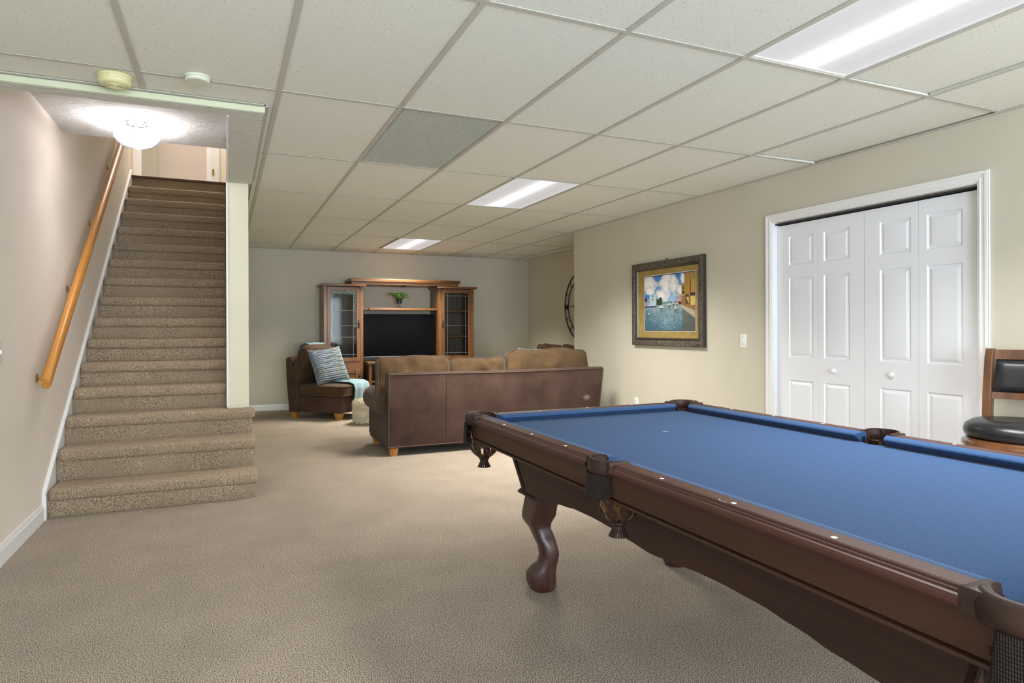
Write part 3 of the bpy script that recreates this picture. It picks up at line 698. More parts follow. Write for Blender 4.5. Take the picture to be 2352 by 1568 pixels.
def paint(u, v):
    """harbour print: u 0..1 left to right as seen, v 0..1 bottom to top; returns linear rgb"""
    def srgb(r, g_, b): return tuple(((c/255)/12.92 if c/255 <= .04045 else ((c/255+.055)/1.055)**2.4) for c in (r, g_, b))
    f = noise.fractal(Vector((u*5, v*6, 2)), .8, 2.1, 5); hz = .50
    mixc = lambda a, b, k: tuple(x+(y-x)*max(0, min(1, k)) for x, y in zip(a, b))
    if v > hz:
        k = (v-hz)/(1-hz); c = mixc(srgb(165, 205, 230), srgb(60, 120, 205), k)
        for cx, cy, rx, ry in ((.08, .86, .20, .16), (.10, .74, .11, .10), (.45, .80, .13, .26), (.36, .66, .12, .09), (.62, .78, .15, .14), (.74, .72, .12, .12), (.60, .90, .06, .1), (.78, .90, .05, .1)):
            q = 1-math.hypot((u-cx)/rx, (v-cy)/ry)+f*.55
            if q > 0: c = mixc(c, mixc(srgb(205, 210, 220), srgb(248, 248, 248), q*1.6), q*5)
    else:
        k = v/hz; w = noise.noise(Vector((u*22, v*75, 5))); w2 = noise.noise(Vector((u*6, v*9, 8)))
        c = mixc(srgb(70, 105, 125), srgb(150, 180, 185), k*.9+w*.55+w2*.25-abs(u-.5)*.9+.15)
        if u > .76: c = mixc(c, srgb(95, 85, 60), .6+w*.5)
    def R(a, b, lo, hi): return a <= u <= b and lo <= v <= hi
    if .48 < v < .535 and u > .36 and u < .66: c = srgb(95, 110, 90) if noise.noise(Vector((u*60, v*60, 1))) > -.1 and v < .52 else c
    if R(.24, .37, .46, .585+.02*math.sin(u*60)): c = srgb(45, 75, 45)
    if R(0, .13, .42, .66-abs(u-.09)*.7+.0): c = srgb(150, 155, 175)
    if R(0, .12, .60, .68-(u)*.15): c = srgb(60, 130, 215)
    if R(0, .05, .54, .60): c = srgb(60, 45, 70)
    if R(.11, .25, .455, .68-abs(u-.16)*.3): c = srgb(185, 215, 220)
    if R(.165, .185, .56, .585) or R(.165, .185, .625, .65): c = srgb(40, 60, 75)
    if R(.0, .25, .425, .45): c = srgb(60, 65, 60)
    if R(.07, .21, .43, .47): c = srgb(90, 70, 170) if v < .455 else srgb(220, 225, 240)
    if R(.68, .77, .49, .63): c = srgb(205, 185, 180) if (int(u*90)+int(v*40)) % 3 else srgb(120, 90, 95)
    if R(.68, .78, .46, .50): c = srgb(120, 50, 45)
    if u > .75 and v > .43+(u-.75)*-.35 and v < (.82 if u < .81 else 1.0):
        c = srgb(190, 150, 75)
        if u < .81 and v > .66: c = srgb(165, 135, 75)
        if .81 < u < .88: c = srgb(175, 140, 70)
        if u > .9 and v > .55 and (u < .93): c = srgb(120, 85, 60)
        if v > .88 and u > .88: c = srgb(170, 135, 75)
        if v < .60: c = srgb(150, 115, 70)
        if R(.83, .885, .46, .60) or R(.925, 1.0, .43, .60): c = srgb(225, 195, 110) if (u-.83)*1.2 > (v-.60)*-.5 else srgb(90, 70, 70)
        if R(.83, .885, .575, .62) or R(.925, 1.0, .59, .65): c = srgb(75, 55, 70)
        if R(.78, .80, .72, .755) or R(.77, .81, .635, .68): c = srgb(60, 50, 50)
    if u > .74 and v <= .43+(u-.75)*-.45+.02 and v > .40+(u-.75)*-.75: c = srgb(185, 170, 150)
    for bx, by, bw, mh in ((.36, .40, .045, .18), (.52, .44, .028, .14), (.65, .375, .055, .50), (.60, .46, .02, .1), (.67, .455, .02, .15)):
        if abs(u-bx) < bw*.9 and by-.008 < v < by+.03: c = srgb(235, 235, 235) if v > by+.01 else srgb(120, 75, 60)
        if abs(u-bx) < bw*.5 and by+.03 <= v < by+.06: c = srgb(185, 215, 235)
        if abs(u-bx) < .0035 and by < v < by+mh: c = srgb(70, 75, 95)
        if abs(u-bx) < bw*.8 and by-.075 < v < by-.008: c = mixc(c, srgb(70, 85, 80), .5)
    for px_, a_, b_ in ((.44, .23, .42), (.25, .22, .36), (.55, .30, .38)):
        if abs(u-px_) < .005 and a_ < v < b_: c = srgb(55, 60, 60)
    if math.hypot(u-.09, (v-.31)*.7) < .012: c = srgb(235, 235, 225)
    return c
NU, NV = 200, 150
g = G(); g.grid(lambda a, b: (XR-.0185, PY1+(PY0-PY1)*a, PZ0+(PZ1-PZ0)*b), NU, NV)
M_print = bpy.data.materials.new('harbour_print'); M_print.use_nodes = True
_n = M_print.node_tree; _a = _n.nodes.new('ShaderNodeAttribute'); _a.attribute_name = 'print'; _n.links.new(_a.outputs[0], _n.nodes['Principled BSDF'].inputs[0]); _n.nodes['Principled BSDF'].inputs['Roughness'].default_value = .35
o = g.build('print', M_print, t, smooth=0)
ca = o.data.color_attributes.new('print', 'FLOAT_COLOR', 'POINT')
buf = []
for i in range(NU+1):
    for j in range(NV+1):
        buf += [*paint(i/NU, j/NV), 1]
ca.data.foreach_set('color', buf)

# ------------------------------------------------------------------ metal compass wall decor in the alcove
t = thing('compass_wall_decor', 'large round black metal compass hanging on the alcove wall', 'wall decor', (XA-.02, 8.19, 1.502))
cc = Vector((XA-.025, 8.19, 1.502))
def circ(r, n=72): return [cc+Vector((0, r*math.cos(2*PI*k/n), r*math.sin(2*PI*k/n))) for k in range(n)]
G().tube(circ(.500), .009, 8, closed=True).build('outer_ring', M_black_metal, t); G().tube(circ(.395), .007, 8, closed=True).build('inner_ring', M_black_metal, t)
for k in range(16):
    if k % 4 == 0: continue
    a = 2*PI*k/16; c, s_ = math.cos(a), math.sin(a); G().tube([cc+Vector((0, c*.39, s_*.39)), cc+Vector((0, c*.50, s_*.50))], .005, 6).build('spoke', M_black_metal, t)
for k in range(8):
    a = 2*PI*k/8; R_ = .36 if k % 2 == 0 else .25; w = .07 if k % 2 == 0 else .05
    tip = cc+Vector((0, math.cos(a)*R_, math.sin(a)*R_)); l = cc+Vector((0, math.cos(a+PI/8)*w, math.sin(a+PI/8)*w)); r_ = cc+Vector((0, math.cos(a-PI/8)*w, math.sin(a-PI/8)*w))
    top = cc+Vector((-.018, 0, 0)); bk = Vector((.004, 0, 0))
    G().add([tip, l, top, r_, tip+bk, l+bk, r_+bk, cc+bk], [(0, 1, 2), (0, 2, 3), (4, 7, 5), (4, 6, 7), (0, 4, 5, 1), (0, 3, 6, 4)]).build('star_point', M_black_metal, t, smooth=0)
def letter(strokes, cy, cz, h=.085):
    g = G()
    for ln in strokes:
        for (a, b), (c_, d_) in zip(ln[:-1], ln[1:]):
            g.tube([cc+Vector((0, cy-(a-.5)*h*.9, cz+(b-.5)*h)), cc+Vector((0, cy-(c_-.5)*h*.9, cz+(d_-.5)*h))], .006, 6)
    g.build('letter', M_black_metal, t)
letter([[(0, 0), (0, 1), (1, 0), (1, 1)]], 0, .448); letter([[(1, .9), (.5, 1), (0, .8), (.2, .55), (.8, .45), (1, .2), (.5, 0), (0, .1)]], 0, -.448)
letter([[(0, 1), (.25, 0), (.5, .8), (.75, 0), (1, 1)]], .448, 0); letter([[(1, 1), (0, 1), (0, 0), (1, 0)], [(0, .5), (.8, .5)]], -.448, 0)

# ------------------------------------------------------------------ media cabinets, bridge, shelf, console
M_pat = None
def leaded(m, nt, b, tc): pass
def cabinet(name, label, x0, x1, hinge_left, patterned):
    yf, yb, zt = 9.60, 10.05, 1.80
    t = thing(name, label, 'cabinet', ((x0+x1)/2, (yf+yb)/2, 0), group='tall glass-front media cabinets')
    st_ = .045
    g = G(); g.box(x0, x0+.02, yf+.02, yb, 0, zt, .001, 1); g.build('side_panel', M_oak_z, t)
    g = G(); g.box(x1-.02, x1, yf+.02, yb, 0, zt, .001, 1); g.build('side_panel', M_oak_z, t)
    G().box(x0+.02, x1-.02, yb-.012, yb, .06, zt).build('back_panel', M_oak_dark, t, smooth=0)
    g = G(); g.box(x0, x0+st_, yf, yf+.022, 0, zt, .002, 1)
    for dz in (.05, .08): g.box(x0+.018, x0+.027, yf-.003, yf, zt-dz, zt-dz+.009)
    g.build('front_post', M_oak_z, t)
    g = G(); g.box(x1-st_, x1, yf, yf+.022, 0, zt, .002, 1)
    for dz in (.05, .08): g.box(x1-.027, x1-.018, yf-.003, yf, zt-dz, zt-dz+.009)
    g.build('front_post', M_oak_z, t)
    G().box(x0+st_, x1-st_, yf+.002, yf+.022, .60, .70).build('middle_rail', M_oak_x, t)
    G().box(x0+st_, x1-st_, yf+.002, yf+.022, 0, .10).build('bottom_rail', M_oak_x, t)
    G().box(x0-.035, x1+.035, yf-.05, yb, zt, zt+.032, .004).build('crown', M_oak_x, t)
    for z in (1.05, 1.44, .72): G().box(x0+.02, x1-.02, yf+.03, yb-.012, z, z+.022, .001, 1).build('shelf', M_oak_x, t)
    # glass door
    a, b, z0, z1 = x0+st_+.003, x1-st_-.003, .705, zt-.008; s = .048
    g = G(); g.box(a, a+s, yf-.002, yf+.018, z0, z1, .002, 1); g.box(b-s, b, yf-.002, yf+.018, z0, z1, .002, 1); g.box(a+s, b-s, yf-.002, yf+.018, z1-s-.01, z1, .002, 1); g.box(a+s, b-s, yf-.002, yf+.018, z0, z0+s+.01, .002, 1)
    d = g.build('door', M_oak_z, t)
    G().box(a+s, b-s, yf+.006, yf+.010, z0+s, z1-s).build('glass_pane', M_glass, d, smooth=0)
    g = G(); ww = .0014
    for x in (a+s+.045, b-s-.045): g.box(x-ww, x+ww, yf+.003, yf+.006, z0+s, z1-s)
    for z in (z0+s+.055, z1-s-.055, (z0+z1)/2-.02): g.box(a+s, b-s, yf+.003, yf+.006, z-ww, z+ww)
    g.build('leading', M_lead, d, smooth=0)
    if patterned:  # pale blots paint the reflection of foliage onto the pane
        rnd = random.Random(4); g = G()
        def blot(cx, cz, r):
            n = 6; ph = rnd.random()*6; pts = [(cx+r*(.5+rnd.random())*math.cos(ph+2*PI*k/n), cz+r*(.5+rnd.random())*.8*math.sin(ph+2*PI*k/n)) for k in range(n)]
            g.prism(pts, 'y', yf+.0108, yf+.0114)
        for xx in (a+s+.022, b-s-.022):
            zz = z1-s
            while zz > z0+s+.25+(.2 if xx > (a+b)/2 else 0):
                for q in range(4): blot(xx+(rnd.random()-.5)*.036, zz, .0058)
                zz -= .0105
        xx = a+s
        while xx < b-s:
            for q in range(4): blot(xx, z1-s-.025+(rnd.random()-.5)*.036, .0058)
            xx += .0105
        o = g.build('foliage_reflection', mat('painted_reflection', (.70, .76, .64), rough=.6), d, smooth=0); o['kind'] = 'stuff'
    hx = b-.018 if hinge_left else a+.018
    hg = G(); hg.box(hx-.010, hx+.010, yf-.008, yf-.002, 1.19, 1.31, .003); hg.lathe([(0, 0), (.010, .002), (.011, .010), (0, .016)], n=12, M=Matrix.Translation((hx, yf-.006, 1.27)) @ Matrix.Rotation(PI/2, 4, 'X'))
    hg.tube([(hx-.007, yf-.012, 1.262), (hx-.009, yf-.016, 1.235), (hx, yf-.018, 1.222), (hx+.009, yf-.016, 1.235), (hx+.007, yf-.012, 1.262)], .0028, 6)
    hg.build('handle', M_black_metal, d)
    # lower door with recessed panel
    g = G(); z0, z1 = .11, .595; s = .06
    g.box(a, a+s, yf-.002, yf+.018, z0, z1, .002, 1); g.box(b-s, b, yf-.002, yf+.018, z0, z1, .002, 1); g.box(a+s, b-s, yf-.002, yf+.018, z1-s, z1, .002, 1); g.box(a+s, b-s, yf-.002, yf+.018, z0, z0+s, .002, 1); g.box(a+s, b-s, yf+.008, yf+.014, z0+s, z1-s)
    d = g.build('door', M_oak_z, t)
    hg = G(); hg.box(hx-.010, hx+.010, yf-.008, yf-.002, .47, .53, .003); hg.lathe([(0, 0), (.010, .002), (.011, .010), (0, .016)], n=12, M=Matrix.Translation((hx, yf-.006, .50)) @ Matrix.Rotation(PI/2, 4, 'X')); hg.build('handle', M_black_metal, d)
    return t
cabinet('display_cabinet', 'left tall cherry cabinet whose glass door carries a painted leafy reflection', 1.29, 1.852, True, True)
cabinet('display_cabinet', 'right tall cherry cabinet with plain leaded glass door, beside the television', 3.005, 3.582, False, False)
t = thing('cabinet_bridge', 'raised wooden bridge spanning the tops of both tall cabinets', 'cabinet top', (2.49, 9.8, 1.832))
G().box(1.68, 3.31, 9.545, 10.05, 1.8335, 1.872, .002, 1).build('fascia', M_oak_x, t); G().box(1.66, 3.33, 9.52, 10.055, 1.872, 1.918, .004).build('cornice', M_oak_x, t)
t2 = thing('puck_light', 'small black round puck light under the cabinet bridge', 'lamp', (2.475, 9.66, 1.79))
G().lathe([(0, .0), (.040, .0), (.040, -.006), (.028, -.008), (.028, -.022), (0, -.022)], (2.475, 9.68, 1.8325), 24).build('housing', M_black, t2)
G().lathe([(.03, -.0222), (0, -.0225)], (2.475, 9.68, 1.8325), 24).build('lens', M_plate, t2)
t = thing('wall_shelf', 'slim wooden shelf between the tall cabinets above the television', 'shelf', (2.43, 9.8, 1.46))
G().box(1.855, 3.003, 9.66, 10.05, 1.462, 1.490, .002, 1).build('board', M_oak_x, t); G().box(1.94, 2.93, 9.615, 9.66, 1.458, 1.494, .003).build('front_edge', M_oak_x, t)
# console
t = thing('tv_console', 'low wooden media console under the television behind the sofa', 'console', (2.43, 9.75, 0))
G().box(1.88, 2.985, 9.42, 10.02, .668, .700, .003).build('top', M_oak_x, t)
for x in (1.90, 2.945): G().box(x, x+.022, 9.46, 10.0, 0, .668).build('side_panel', M_oak_z, t)
for x in (1.90, 2.925): G().box(x, x+.042, 9.44, 9.46, 0, .668, .002, 1).build('front_post', M_oak_z, t)
G().box(1.922, 2.945, 9.985, 10.0, 0, .668).build('back_panel', M_oak_dark, t)
for z in (.08, .40): G().box(1.922, 2.945, 9.47, 9.985, z, z+.02).build('shelf', M_oak_x, t)
for x in (2.06, 2.42, 2.72):
    G().box(x, x+.02, 9.445, 9.46, .10, .66).build('stile', M_oak_z, t)
# television
t = thing('television', 'black flat screen television, switched off, on the wooden console', 'television', (2.42, 9.66, .70))
TX0, TX1, TZ0, TZ1, TYf = 1.868, 2.962, .757, 1.405, 9.66
G().box(TX0, TX1, TYf+.012, TYf+.045, TZ0, TZ1, .004).build('housing', M_black, t)
G().box(TX0+.012, TX1-.012, TYf+.04, TYf+.08, TZ0+.05, TZ0+.4, .01).build('back_cover', M_black, t)
def scr(m, nt, b, tc): pass
G().box(TX0+.004, TX1-.004, TYf+.009, TYf+.0125, TZ0+.014, TZ1-.004).build('screen', M_screen, t, smooth=0)
G().box(TX0, TX1, TYf+.006, TYf+.014, TZ0, TZ0+.013, .002).build('chin', mat('grey_bezel', (.18, .18, .20), rough=.35, metal=.5), t)
g = G(); g.box(TX1-.042, TX1-.014, TYf+.005, TYf+.0062, TZ0+.004, TZ0+.009); g.build('badge', M_plate, t)
for x in (2.00, 2.84):
    g = G(); g.tube([(x, TYf+.03, TZ0+.01), (x-.035, TYf-.055, .706)], .007, 6); g.tube([(x, TYf+.03, TZ0+.01), (x+.02, TYf+.12, .706)], .007, 6); g.box(x-.055, x-.015, TYf-.08, TYf-.04, .700, .706, .001, 1); g.box(x+.005, x+.035, TYf+.10, TYf+.14, .700, .706, .001, 1); g.build('stand_foot', M_black, t)
# potted fern
pc = Vector((2.44, 9.80, 1.490))
t = thing('potted_fern', 'small green fern in a black pot on a wire stand', 'plant', pc)
G().lathe([(0, .075), (.032, .075), (.038, .15), (.036, .15), (.0, .145)], pc, 28).build('pot', M_black, t)
G().lathe([(0, .143), (.035, .143)], pc, 20).build('soil', M_soil, t)
g = G(); g.tube([pc+Vector((.052*math.cos(2*PI*k/32), .052*math.sin(2*PI*k/32), .155)) for k in range(32)], .002, 6, closed=True)
for k in range(4):
    a = PI/4+PI/2*k; c, s_ = math.cos(a), math.sin(a)
    g.tube([pc+Vector((c*.052, s_*.052, .155)), pc+Vector((c*.040, s_*.040, .072)), pc+Vector((0, 0, .055)), pc+Vector((-c*.045, -s_*.045, .002))], .002, 6)
g.build('wire_stand', M_black_metal, t)
rnd = random.Random(2)
for k in range(15):
    a = 2*PI*k/15+rnd.random()*.3; Ln = .11+.08*rnd.random(); rise = .02+.08*rnd.random(); c, s_ = math.cos(a), math.sin(a); wd = .017+.010*rnd.random()
    g = G()
    def lf(u, v, c=c, s_=s_, Ln=Ln, rise=rise, wd=wd):
        r = .012+Ln*u; z = .14+rise*math.sin(u*PI*.75)*1.15+.02*u; w = wd*math.sin(min(1, u*1.05+.04)*PI)**.6*(v-.5)*2*(1+.12*math.sin(u*40))
        return pc+Vector((c*r-s_*w, s_*r+c*w, z-abs(v-.5)*.006*2+.004*math.sin(u*30)))
    g.grid(lf, 14, 4); g.build('leaf', M_leaf, t)

# ------------------------------------------------------------------ seating: near sofa
def warp(g, a, seed):
    def wv(v):
        n = noise.noise_vector(Vector((v[0]*2.6+seed, v[1]*2.6, seed*.3)))*a; n2 = noise.noise_vector(Vector((v[0]*9+seed, v[1]*7, v[2]*5)))*a*.22
        return (v[0]+n.x+n2.x, v[1]+n.y+n2.y, v[2]+n2.z*1.5)
    g.v = [wv(v) for v in g.v]; g.per = [Vector(wv(v)) for v in g.per]; g.perb = [Vector(wv(v)) for v in g.perb]
def cushion_part(name, m, parent, M, w, d, h, pipe=True, wp=.0, **kw):
    g = puffy(w, d, h, **kw)
    if wp: warp(g, wp, kw.get('seed', 1))
    o_ = G().add(g.v, g.f, M).build(name, m, parent, smooth=60)
    if pipe: piping(g, .0055, M).build('piping', M_pipe, o_)
    return o_
def foot(parent, x, y, s=.042, h=.085, world=True):
    g = G(); g.loft([[(x+a*s*f, y+b*s*f, z) for a, b in ((-1, -1), (1, -1), (1, 1), (-1, 1))] for z, f in ((0, .72), (h, 1))]); return g.build('foot', M_foot, parent, smooth=0, world=world)
sofa = thing('sofa', 'long brown corduroy sofa seen from behind, nearest to the pool table', 'sofa', (2.5, 6.4, 0))
SX0, SX1, SY0, SY1 = 1.372, 3.60, 5.93, 6.86
# back shell: leaning slab with rounded top edge
def shell(x0, x1, flare, name='back_shell'):
    g = G(); prof = [(5.955, .070), (5.93, .075), (5.925, .40), (5.905, .745), (5.915, .763), (5.94, .768), (6.02, .764), (6.06, .74), (6.10, .40), (6.12, .075)]
    nx = 24; rings = []
    for i in range(nx+1):
        u = i/nx
        ring = []
        for (yy, zz) in prof:
            xx = x0+(x1-x0)*u+(flare*(zz/.76)*u**6)
            ring.append((xx, yy+.004*math.sin(u*9)*(zz/.76), zz+.004*math.sin(u*7+1)*(zz/.76)))
        rings.append(ring)
    g.loft(rings); return g
shell(SX0, SX1, .06).build('back_shell', cord('brown_corduroy_back', (.036, .019, .014), (.088, .050, .037), .12, scuff=(.97, -.48, .455)), sofa)
g = G()
g.tube([(SX0+.0+(SX1+.06-SX0)*i/20, 5.905+.004*math.sin(i/20*9), .752+.004*math.sin(i/20*7+1)) for i in range(21)], .006, 8)
g.tube([(SX0, 5.927, .075), (SX0, 5.922, .40), (SX0, 5.903, .75)], .005, 6); g.tube([(SX1, 5.927, .075), (SX1+.03, 5.922, .40), (SX1+.06, 5.903, .75)], .005, 6)
g.tube([(SX0, 5.93, .085), (SX1, 5.93, .085)], .005, 6)
for xs in (1.93, 2.98): g.tube([(xs, 5.927, .085), (xs, 5.921, .40), (xs, 5.903, .75)], .0018, 5)
g.build('back_piping', M_pipe, sofa)
G().box(SX0+.16, SX1+.02, 6.10, 6.78, .075, .33, .02).build('seat_base', M_cord, sofa)
G().box(SX0-.006, SX0+.19, 5.932, 6.76, .073, .50, .012).build('arm_base', M_cord_y, sofa)
g = G()   # rolled arm
rings = []
for i in range(15):
    u = i/14; y = 5.985+u*.80; zc = .485-.02*math.sin(u*PI); R_ = .112
    prof = []
    for k in range(18):
        a = 2*PI*k/18; fx = R_*math.cos(a); fz = R_*1.06*math.sin(a)
        if k in (): pass
        prof.append((SX0+.03+fx, y, zc+fz))
    sc = 1 if 0 < i < 14 else .82
    c0 = Vector((SX0+.03, y, zc)); rings.append([c0+(Vector(p)-c0)*sc for p in prof])
g.loft(rings); g.build('rolled_arm', M_velvet_dark, sofa, smooth=60)
G().box(SX0-.008, SX0+.185, 6.745, 6.80, .09, .53, .025, 3).build('arm_front_panel', M_cord, sofa)
for k, (a, b) in enumerate(((SX0+.19, 2.27), (2.28, 2.94), (2.95, 3.62))):
    cushion_part('seat_cushion', M_velvet, sofa, XF(((a+b)/2, 6.49, .415)), b-a, .72, .17, seed=k*5)
bc = [(1.315, 2.035, .725, 6.20, .50), (2.045, 2.66, .680, 6.21, .46), (2.67, 3.60, .745, 6.20, .50)]
for k, (a, b, zc, yc, hh) in enumerate(bc):
    cushion_part('back_cushion', M_velvet, sofa, XF(((a+b)/2, yc, zc-hh/2+.19), rx=math.radians(80)), b-a, hh, .21, seed=11+k*9, edge=.66, amp=.022, fr=8, pw=13, n=30, wp=.040)
foot(sofa, SX0+.055, 5.985, h=.085); foot(sofa, SX0+.055, 6.70); foot(sofa, SX1-.05, 6.0); foot(sofa, SX1-.05, 6.70)
# sofa section in the alcove
sf = thing('sofa', 'second brown sofa section mostly hidden in the alcove beside the compass', 'sofa', (4.2, 7.9, 0))
G().box(4.36, 4.68, 7.10, 8.75, .075, .74, .04, 3).build('back_shell', M_cord, sf)
G().box(3.75, 4.38, 7.12, 8.73, .075, .33, .02).build('seat_base', M_cord, sf)
for k, (a, b) in enumerate(((7.12, 7.92), (7.93, 8.73))):
    cushion_part('seat_cushion', M_velvet_dark, sf, XF((4.02, (a+b)/2, .415)), .66, b-a, .17, seed=k*5+40)
    cushion_part('back_cushion', M_velvet_dark, sf, XF((4.28, (a+b)/2, .70), ry=math.radians(-78)), .50, b-a, .20, seed=k*5+50, edge=.62, amp=.02, pw=10, wp=.04)
for x, y in ((3.80, 7.17), (3.80, 8.68), (4.62, 7.17), (4.62, 8.68)): foot(sf, x, y)
t = thing('throw_pillow', 'pale blue and brown patterned pillow peeking over the sofa back cushions', 'pillow', (3.9, 8.15, .5))
def flor(m, nt, b, tc):
    N, L = nt.nodes, nt.links; nz = N.new('ShaderNodeTexNoise'); nz.inputs['Scale'].default_value = 16; nz.inputs['Distortion'].default_value = 2; L.new(tc.outputs['Object'], nz.inputs['Vector'])
    cr = N.new('ShaderNodeValToRGB'); cr.color_ramp.interpolation = 'CONSTANT'; cr.color_ramp.elements[0].color = (.36, .46, .46, 1); cr.color_ramp.elements[1].color = (.12, .065, .035, 1); cr.color_ramp.elements[1].position = .56; L.new(nz.outputs[0], cr.inputs[0]); L.new(cr.outputs[0], b.inputs['Base Color'])
g = puffy(.46, .42, .13, pillow=True, seed=3, amp=.01); G().add(g.v, g.f, XF((3.92, 8.12, .705), rx=math.radians(72), rz=math.radians(-28))).build('cover', mat('floral_fabric', (.4, .5, .5), rough=.9, extra=flor), t, smooth=60)

# ------------------------------------------------------------------ armless chair, built in its own frame (x depth towards the front, y width)
CH = thing('armless_chair', 'brown velvet armless chair with throw and grey pillow beside the cabinets', 'chair', (.80, 9.09, 0), math.radians(-45))
g = G(); prof = [(-.035, .085), (.09, .085), (.13, .30), (.085, .48), (-.01, .80), (-.03, .815), (-.060, .80), (-.085, .78), (-.075, .5)]
W0, W1 = .0, .66
g.prism([(a, b) for a, b in prof], 'y', W0, W1); g.build('back_frame', M_cord, CH, world=False)
G().box(.06, .78, W0+.01, W1-.01, .085, .30, .018, 3).build('seat_base', M_cord_y, CH, world=False)
gq = puffy(.74, .68, .165, seed=77, pw=8, amp=.006); MM = XF((.455, .33, .375)); o = G().add(gq.v, gq.f, MM).build('seat_cushion', M_velvet_dark, CH, smooth=60, world=False); piping(gq, .005, MM).build('piping', M_pipe, o, world=False)
gq = puffy(.62, .66, .20, seed=81, pw=6, edge=.6, amp=.016); MM = XF((.105, .33, .66), ry=math.radians(-67)); o = G().add(gq.v, gq.f, MM).build('back_cushion', M_velvet_dark, CH, smooth=60, world=False); piping(gq, .005, MM).build('piping', M_pipe, o, world=False)
for x, y in ((.02, .055), (.02, .60), (.72, .055), (.72, .60)): foot(CH, x, y, .045, .09, world=False)
CM = Matrix.Translation((.80, 9.09, 0)) @ Matrix.Rotation(math.radians(-45), 4, 'Z')
# ribbed pillow
t = thing('ribbed_pillow', 'white and blue-grey ribbed pillow leaning in the armless chair', 'pillow', tuple(CM @ Vector((.35, .25, .46))))
rib = bpy.data.materials.new('ribbed_knit'); rib.use_nodes = True
g = puffy(.50, .50, .15, n=46, pillow=True, seed=9, amp=.006)
nv = []
for v in g.v:
    q = math.sin(v[1]*2*PI/.026+noise.noise(Vector((v[0]*9, v[1]*9, 0)))*1.4); w = 1 if v[2] > 0 else .2
    nv.append((v[0], v[1], v[2]+.006*q*w))
PM = CM @ XF((.42, .24, .69), rx=0, ry=math.radians(68), rz=math.radians(-22)) @ Matrix.Rotation(math.radians(90), 4, 'Z') @ Matrix.Rotation(math.radians(6), 4, 'Z')
def ribx(m, nt, b, tc): pass
M_rib = mat('ribbed_knit', (.25, .30, .36), rough=.95, sheen=.3)
o = G().add(nv, g.f, PM).build('cover', M_rib, t, smooth=60)
ca = o.data.color_attributes.new('tone', 'FLOAT_COLOR', 'POINT')
for i, v in enumerate(g.v):
    q = math.sin(v[1]*2*PI/.026+noise.noise(Vector((v[0]*9, v[1]*9, 0)))*1.4); k = .5+.5*q; k = k*k*(3-2*k); sp = noise.noise(Vector((v[0]*40, v[1]*14, 3)))*.3
    a_ = (.055, .075, .105); b_ = (.27, .33, .38) if noise.noise(Vector((v[0]*5, v[1]*6, 7))) > -.2 else (.26, .29, .27)
    k = max(0, min(1, k+sp)); ca.data[i].color = (*[x+(y-x)*k for x, y in zip(a_, b_)], 1)
_n = M_rib.node_tree; _a = _n.nodes.new('ShaderNodeAttribute'); _a.attribute_name = 'tone'; _n.links.new(_a.outputs[0], _n.nodes['Principled BSDF'].inputs[0])
# throw blanket draped across the back and seat
t = thing('throw_blanket', 'light blue throw draped over the armless chair back and seat front', 'blanket', tuple(CM @ Vector((.5, .5, .47))))
path = [(-.115, .30), (-.10, .60), (-.075, .86), (-.045, .955), (.03, .985), (.10, .955), (.17, .84), (.25, .66), (.33, .52), (.42, .476), (.60, .478), (.76, .478), (.835, .455), (.862, .40), (.865, .30), (.862, .17)]
path = [(a+.005, b) for a, b in path]
def bl(u, v):
    L_ = (len(path)-1)*u; i = min(int(L_), len(path)-2); f = L_-i
    x = path[i][0]+(path[i+1][0]-path[i][0])*f; z = path[i][1]+(path[i+1][1]-path[i][1])*f
    y = .36+.05*math.sin(u*4)+(v-.5)*(.34 if u > .55 else .36)-.02+.10*(u > .5)*min(1, (u-.5)*4)*0+.03
    return CM @ Vector((x+.006*math.sin(v*14+u*3), y, z+.005*math.sin(v*11+u*5)))
g = G(); g.grid(bl, 60, 16); o = g.build('cloth', M_blanket, t, smooth=60)
sm = o.modifiers.new('thick', 'SOLIDIFY'); sm.thickness = .012; sm.offset = 1
tag(o)
# shaggy pouf
t = thing('shaggy_pouf', 'cream shaggy pouf on the carpet between the sofa and the armless chair', 'pouf', (1.66, 8.2, 0))
g = G(); g.lathe([(0, .0), (.17, .0), (.195, .03), (.20, .13), (.195, .24), (.17, .28), (.0, .29)], (1.66, 8.2, 0), 40); g.build('core', M_shag, t)
rnd = random.Random(5); g = G()
for k in range(2600):
    a = rnd.random()*2*PI; z = rnd.random()*.28+.01; top = rnd.random() < .3
    c, s_ = math.cos(a), math.sin(a)
    if top: rr = .19*math.sqrt(rnd.random()); p = Vector((1.66+c*rr, 8.2+s_*rr, .285)); d = Vector((c*.3, s_*.3, 1))
    else: p = Vector((1.66+c*.195, 8.2+s_*.195, z)); d = Vector((c, s_, -.25))
    d = (d+Vector((rnd.random()-.5, rnd.random()-.5, rnd.random()-.5))*1.1).normalized(); ln = .02+.02*rnd.random(); sd = d.orthogonal().normalized()*.004; sd2 = d.cross(sd)
    q = p+d*ln+Vector((0, 0, -.006)); q.z = max(q.z, .003)
    b0 = len(g.v); g.v += [tuple(p+sd), tuple(p-sd*.5+sd2), tuple(p-sd*.5-sd2), tuple(q)]; g.f += [(b0, b0+1, b0+3), (b0+1, b0+2, b0+3), (b0+2, b0, b0+3)]
g.build('shag_pile', M_shag, t, smooth=60)['kind'] = 'stuff'

# ------------------------------------------------------------------ bar stool
BS = thing('bar_stool', 'dark wooden swivel bar stool with black leather seat beside the closet', 'stool', (3.50, 1.87, 0), math.radians(190))
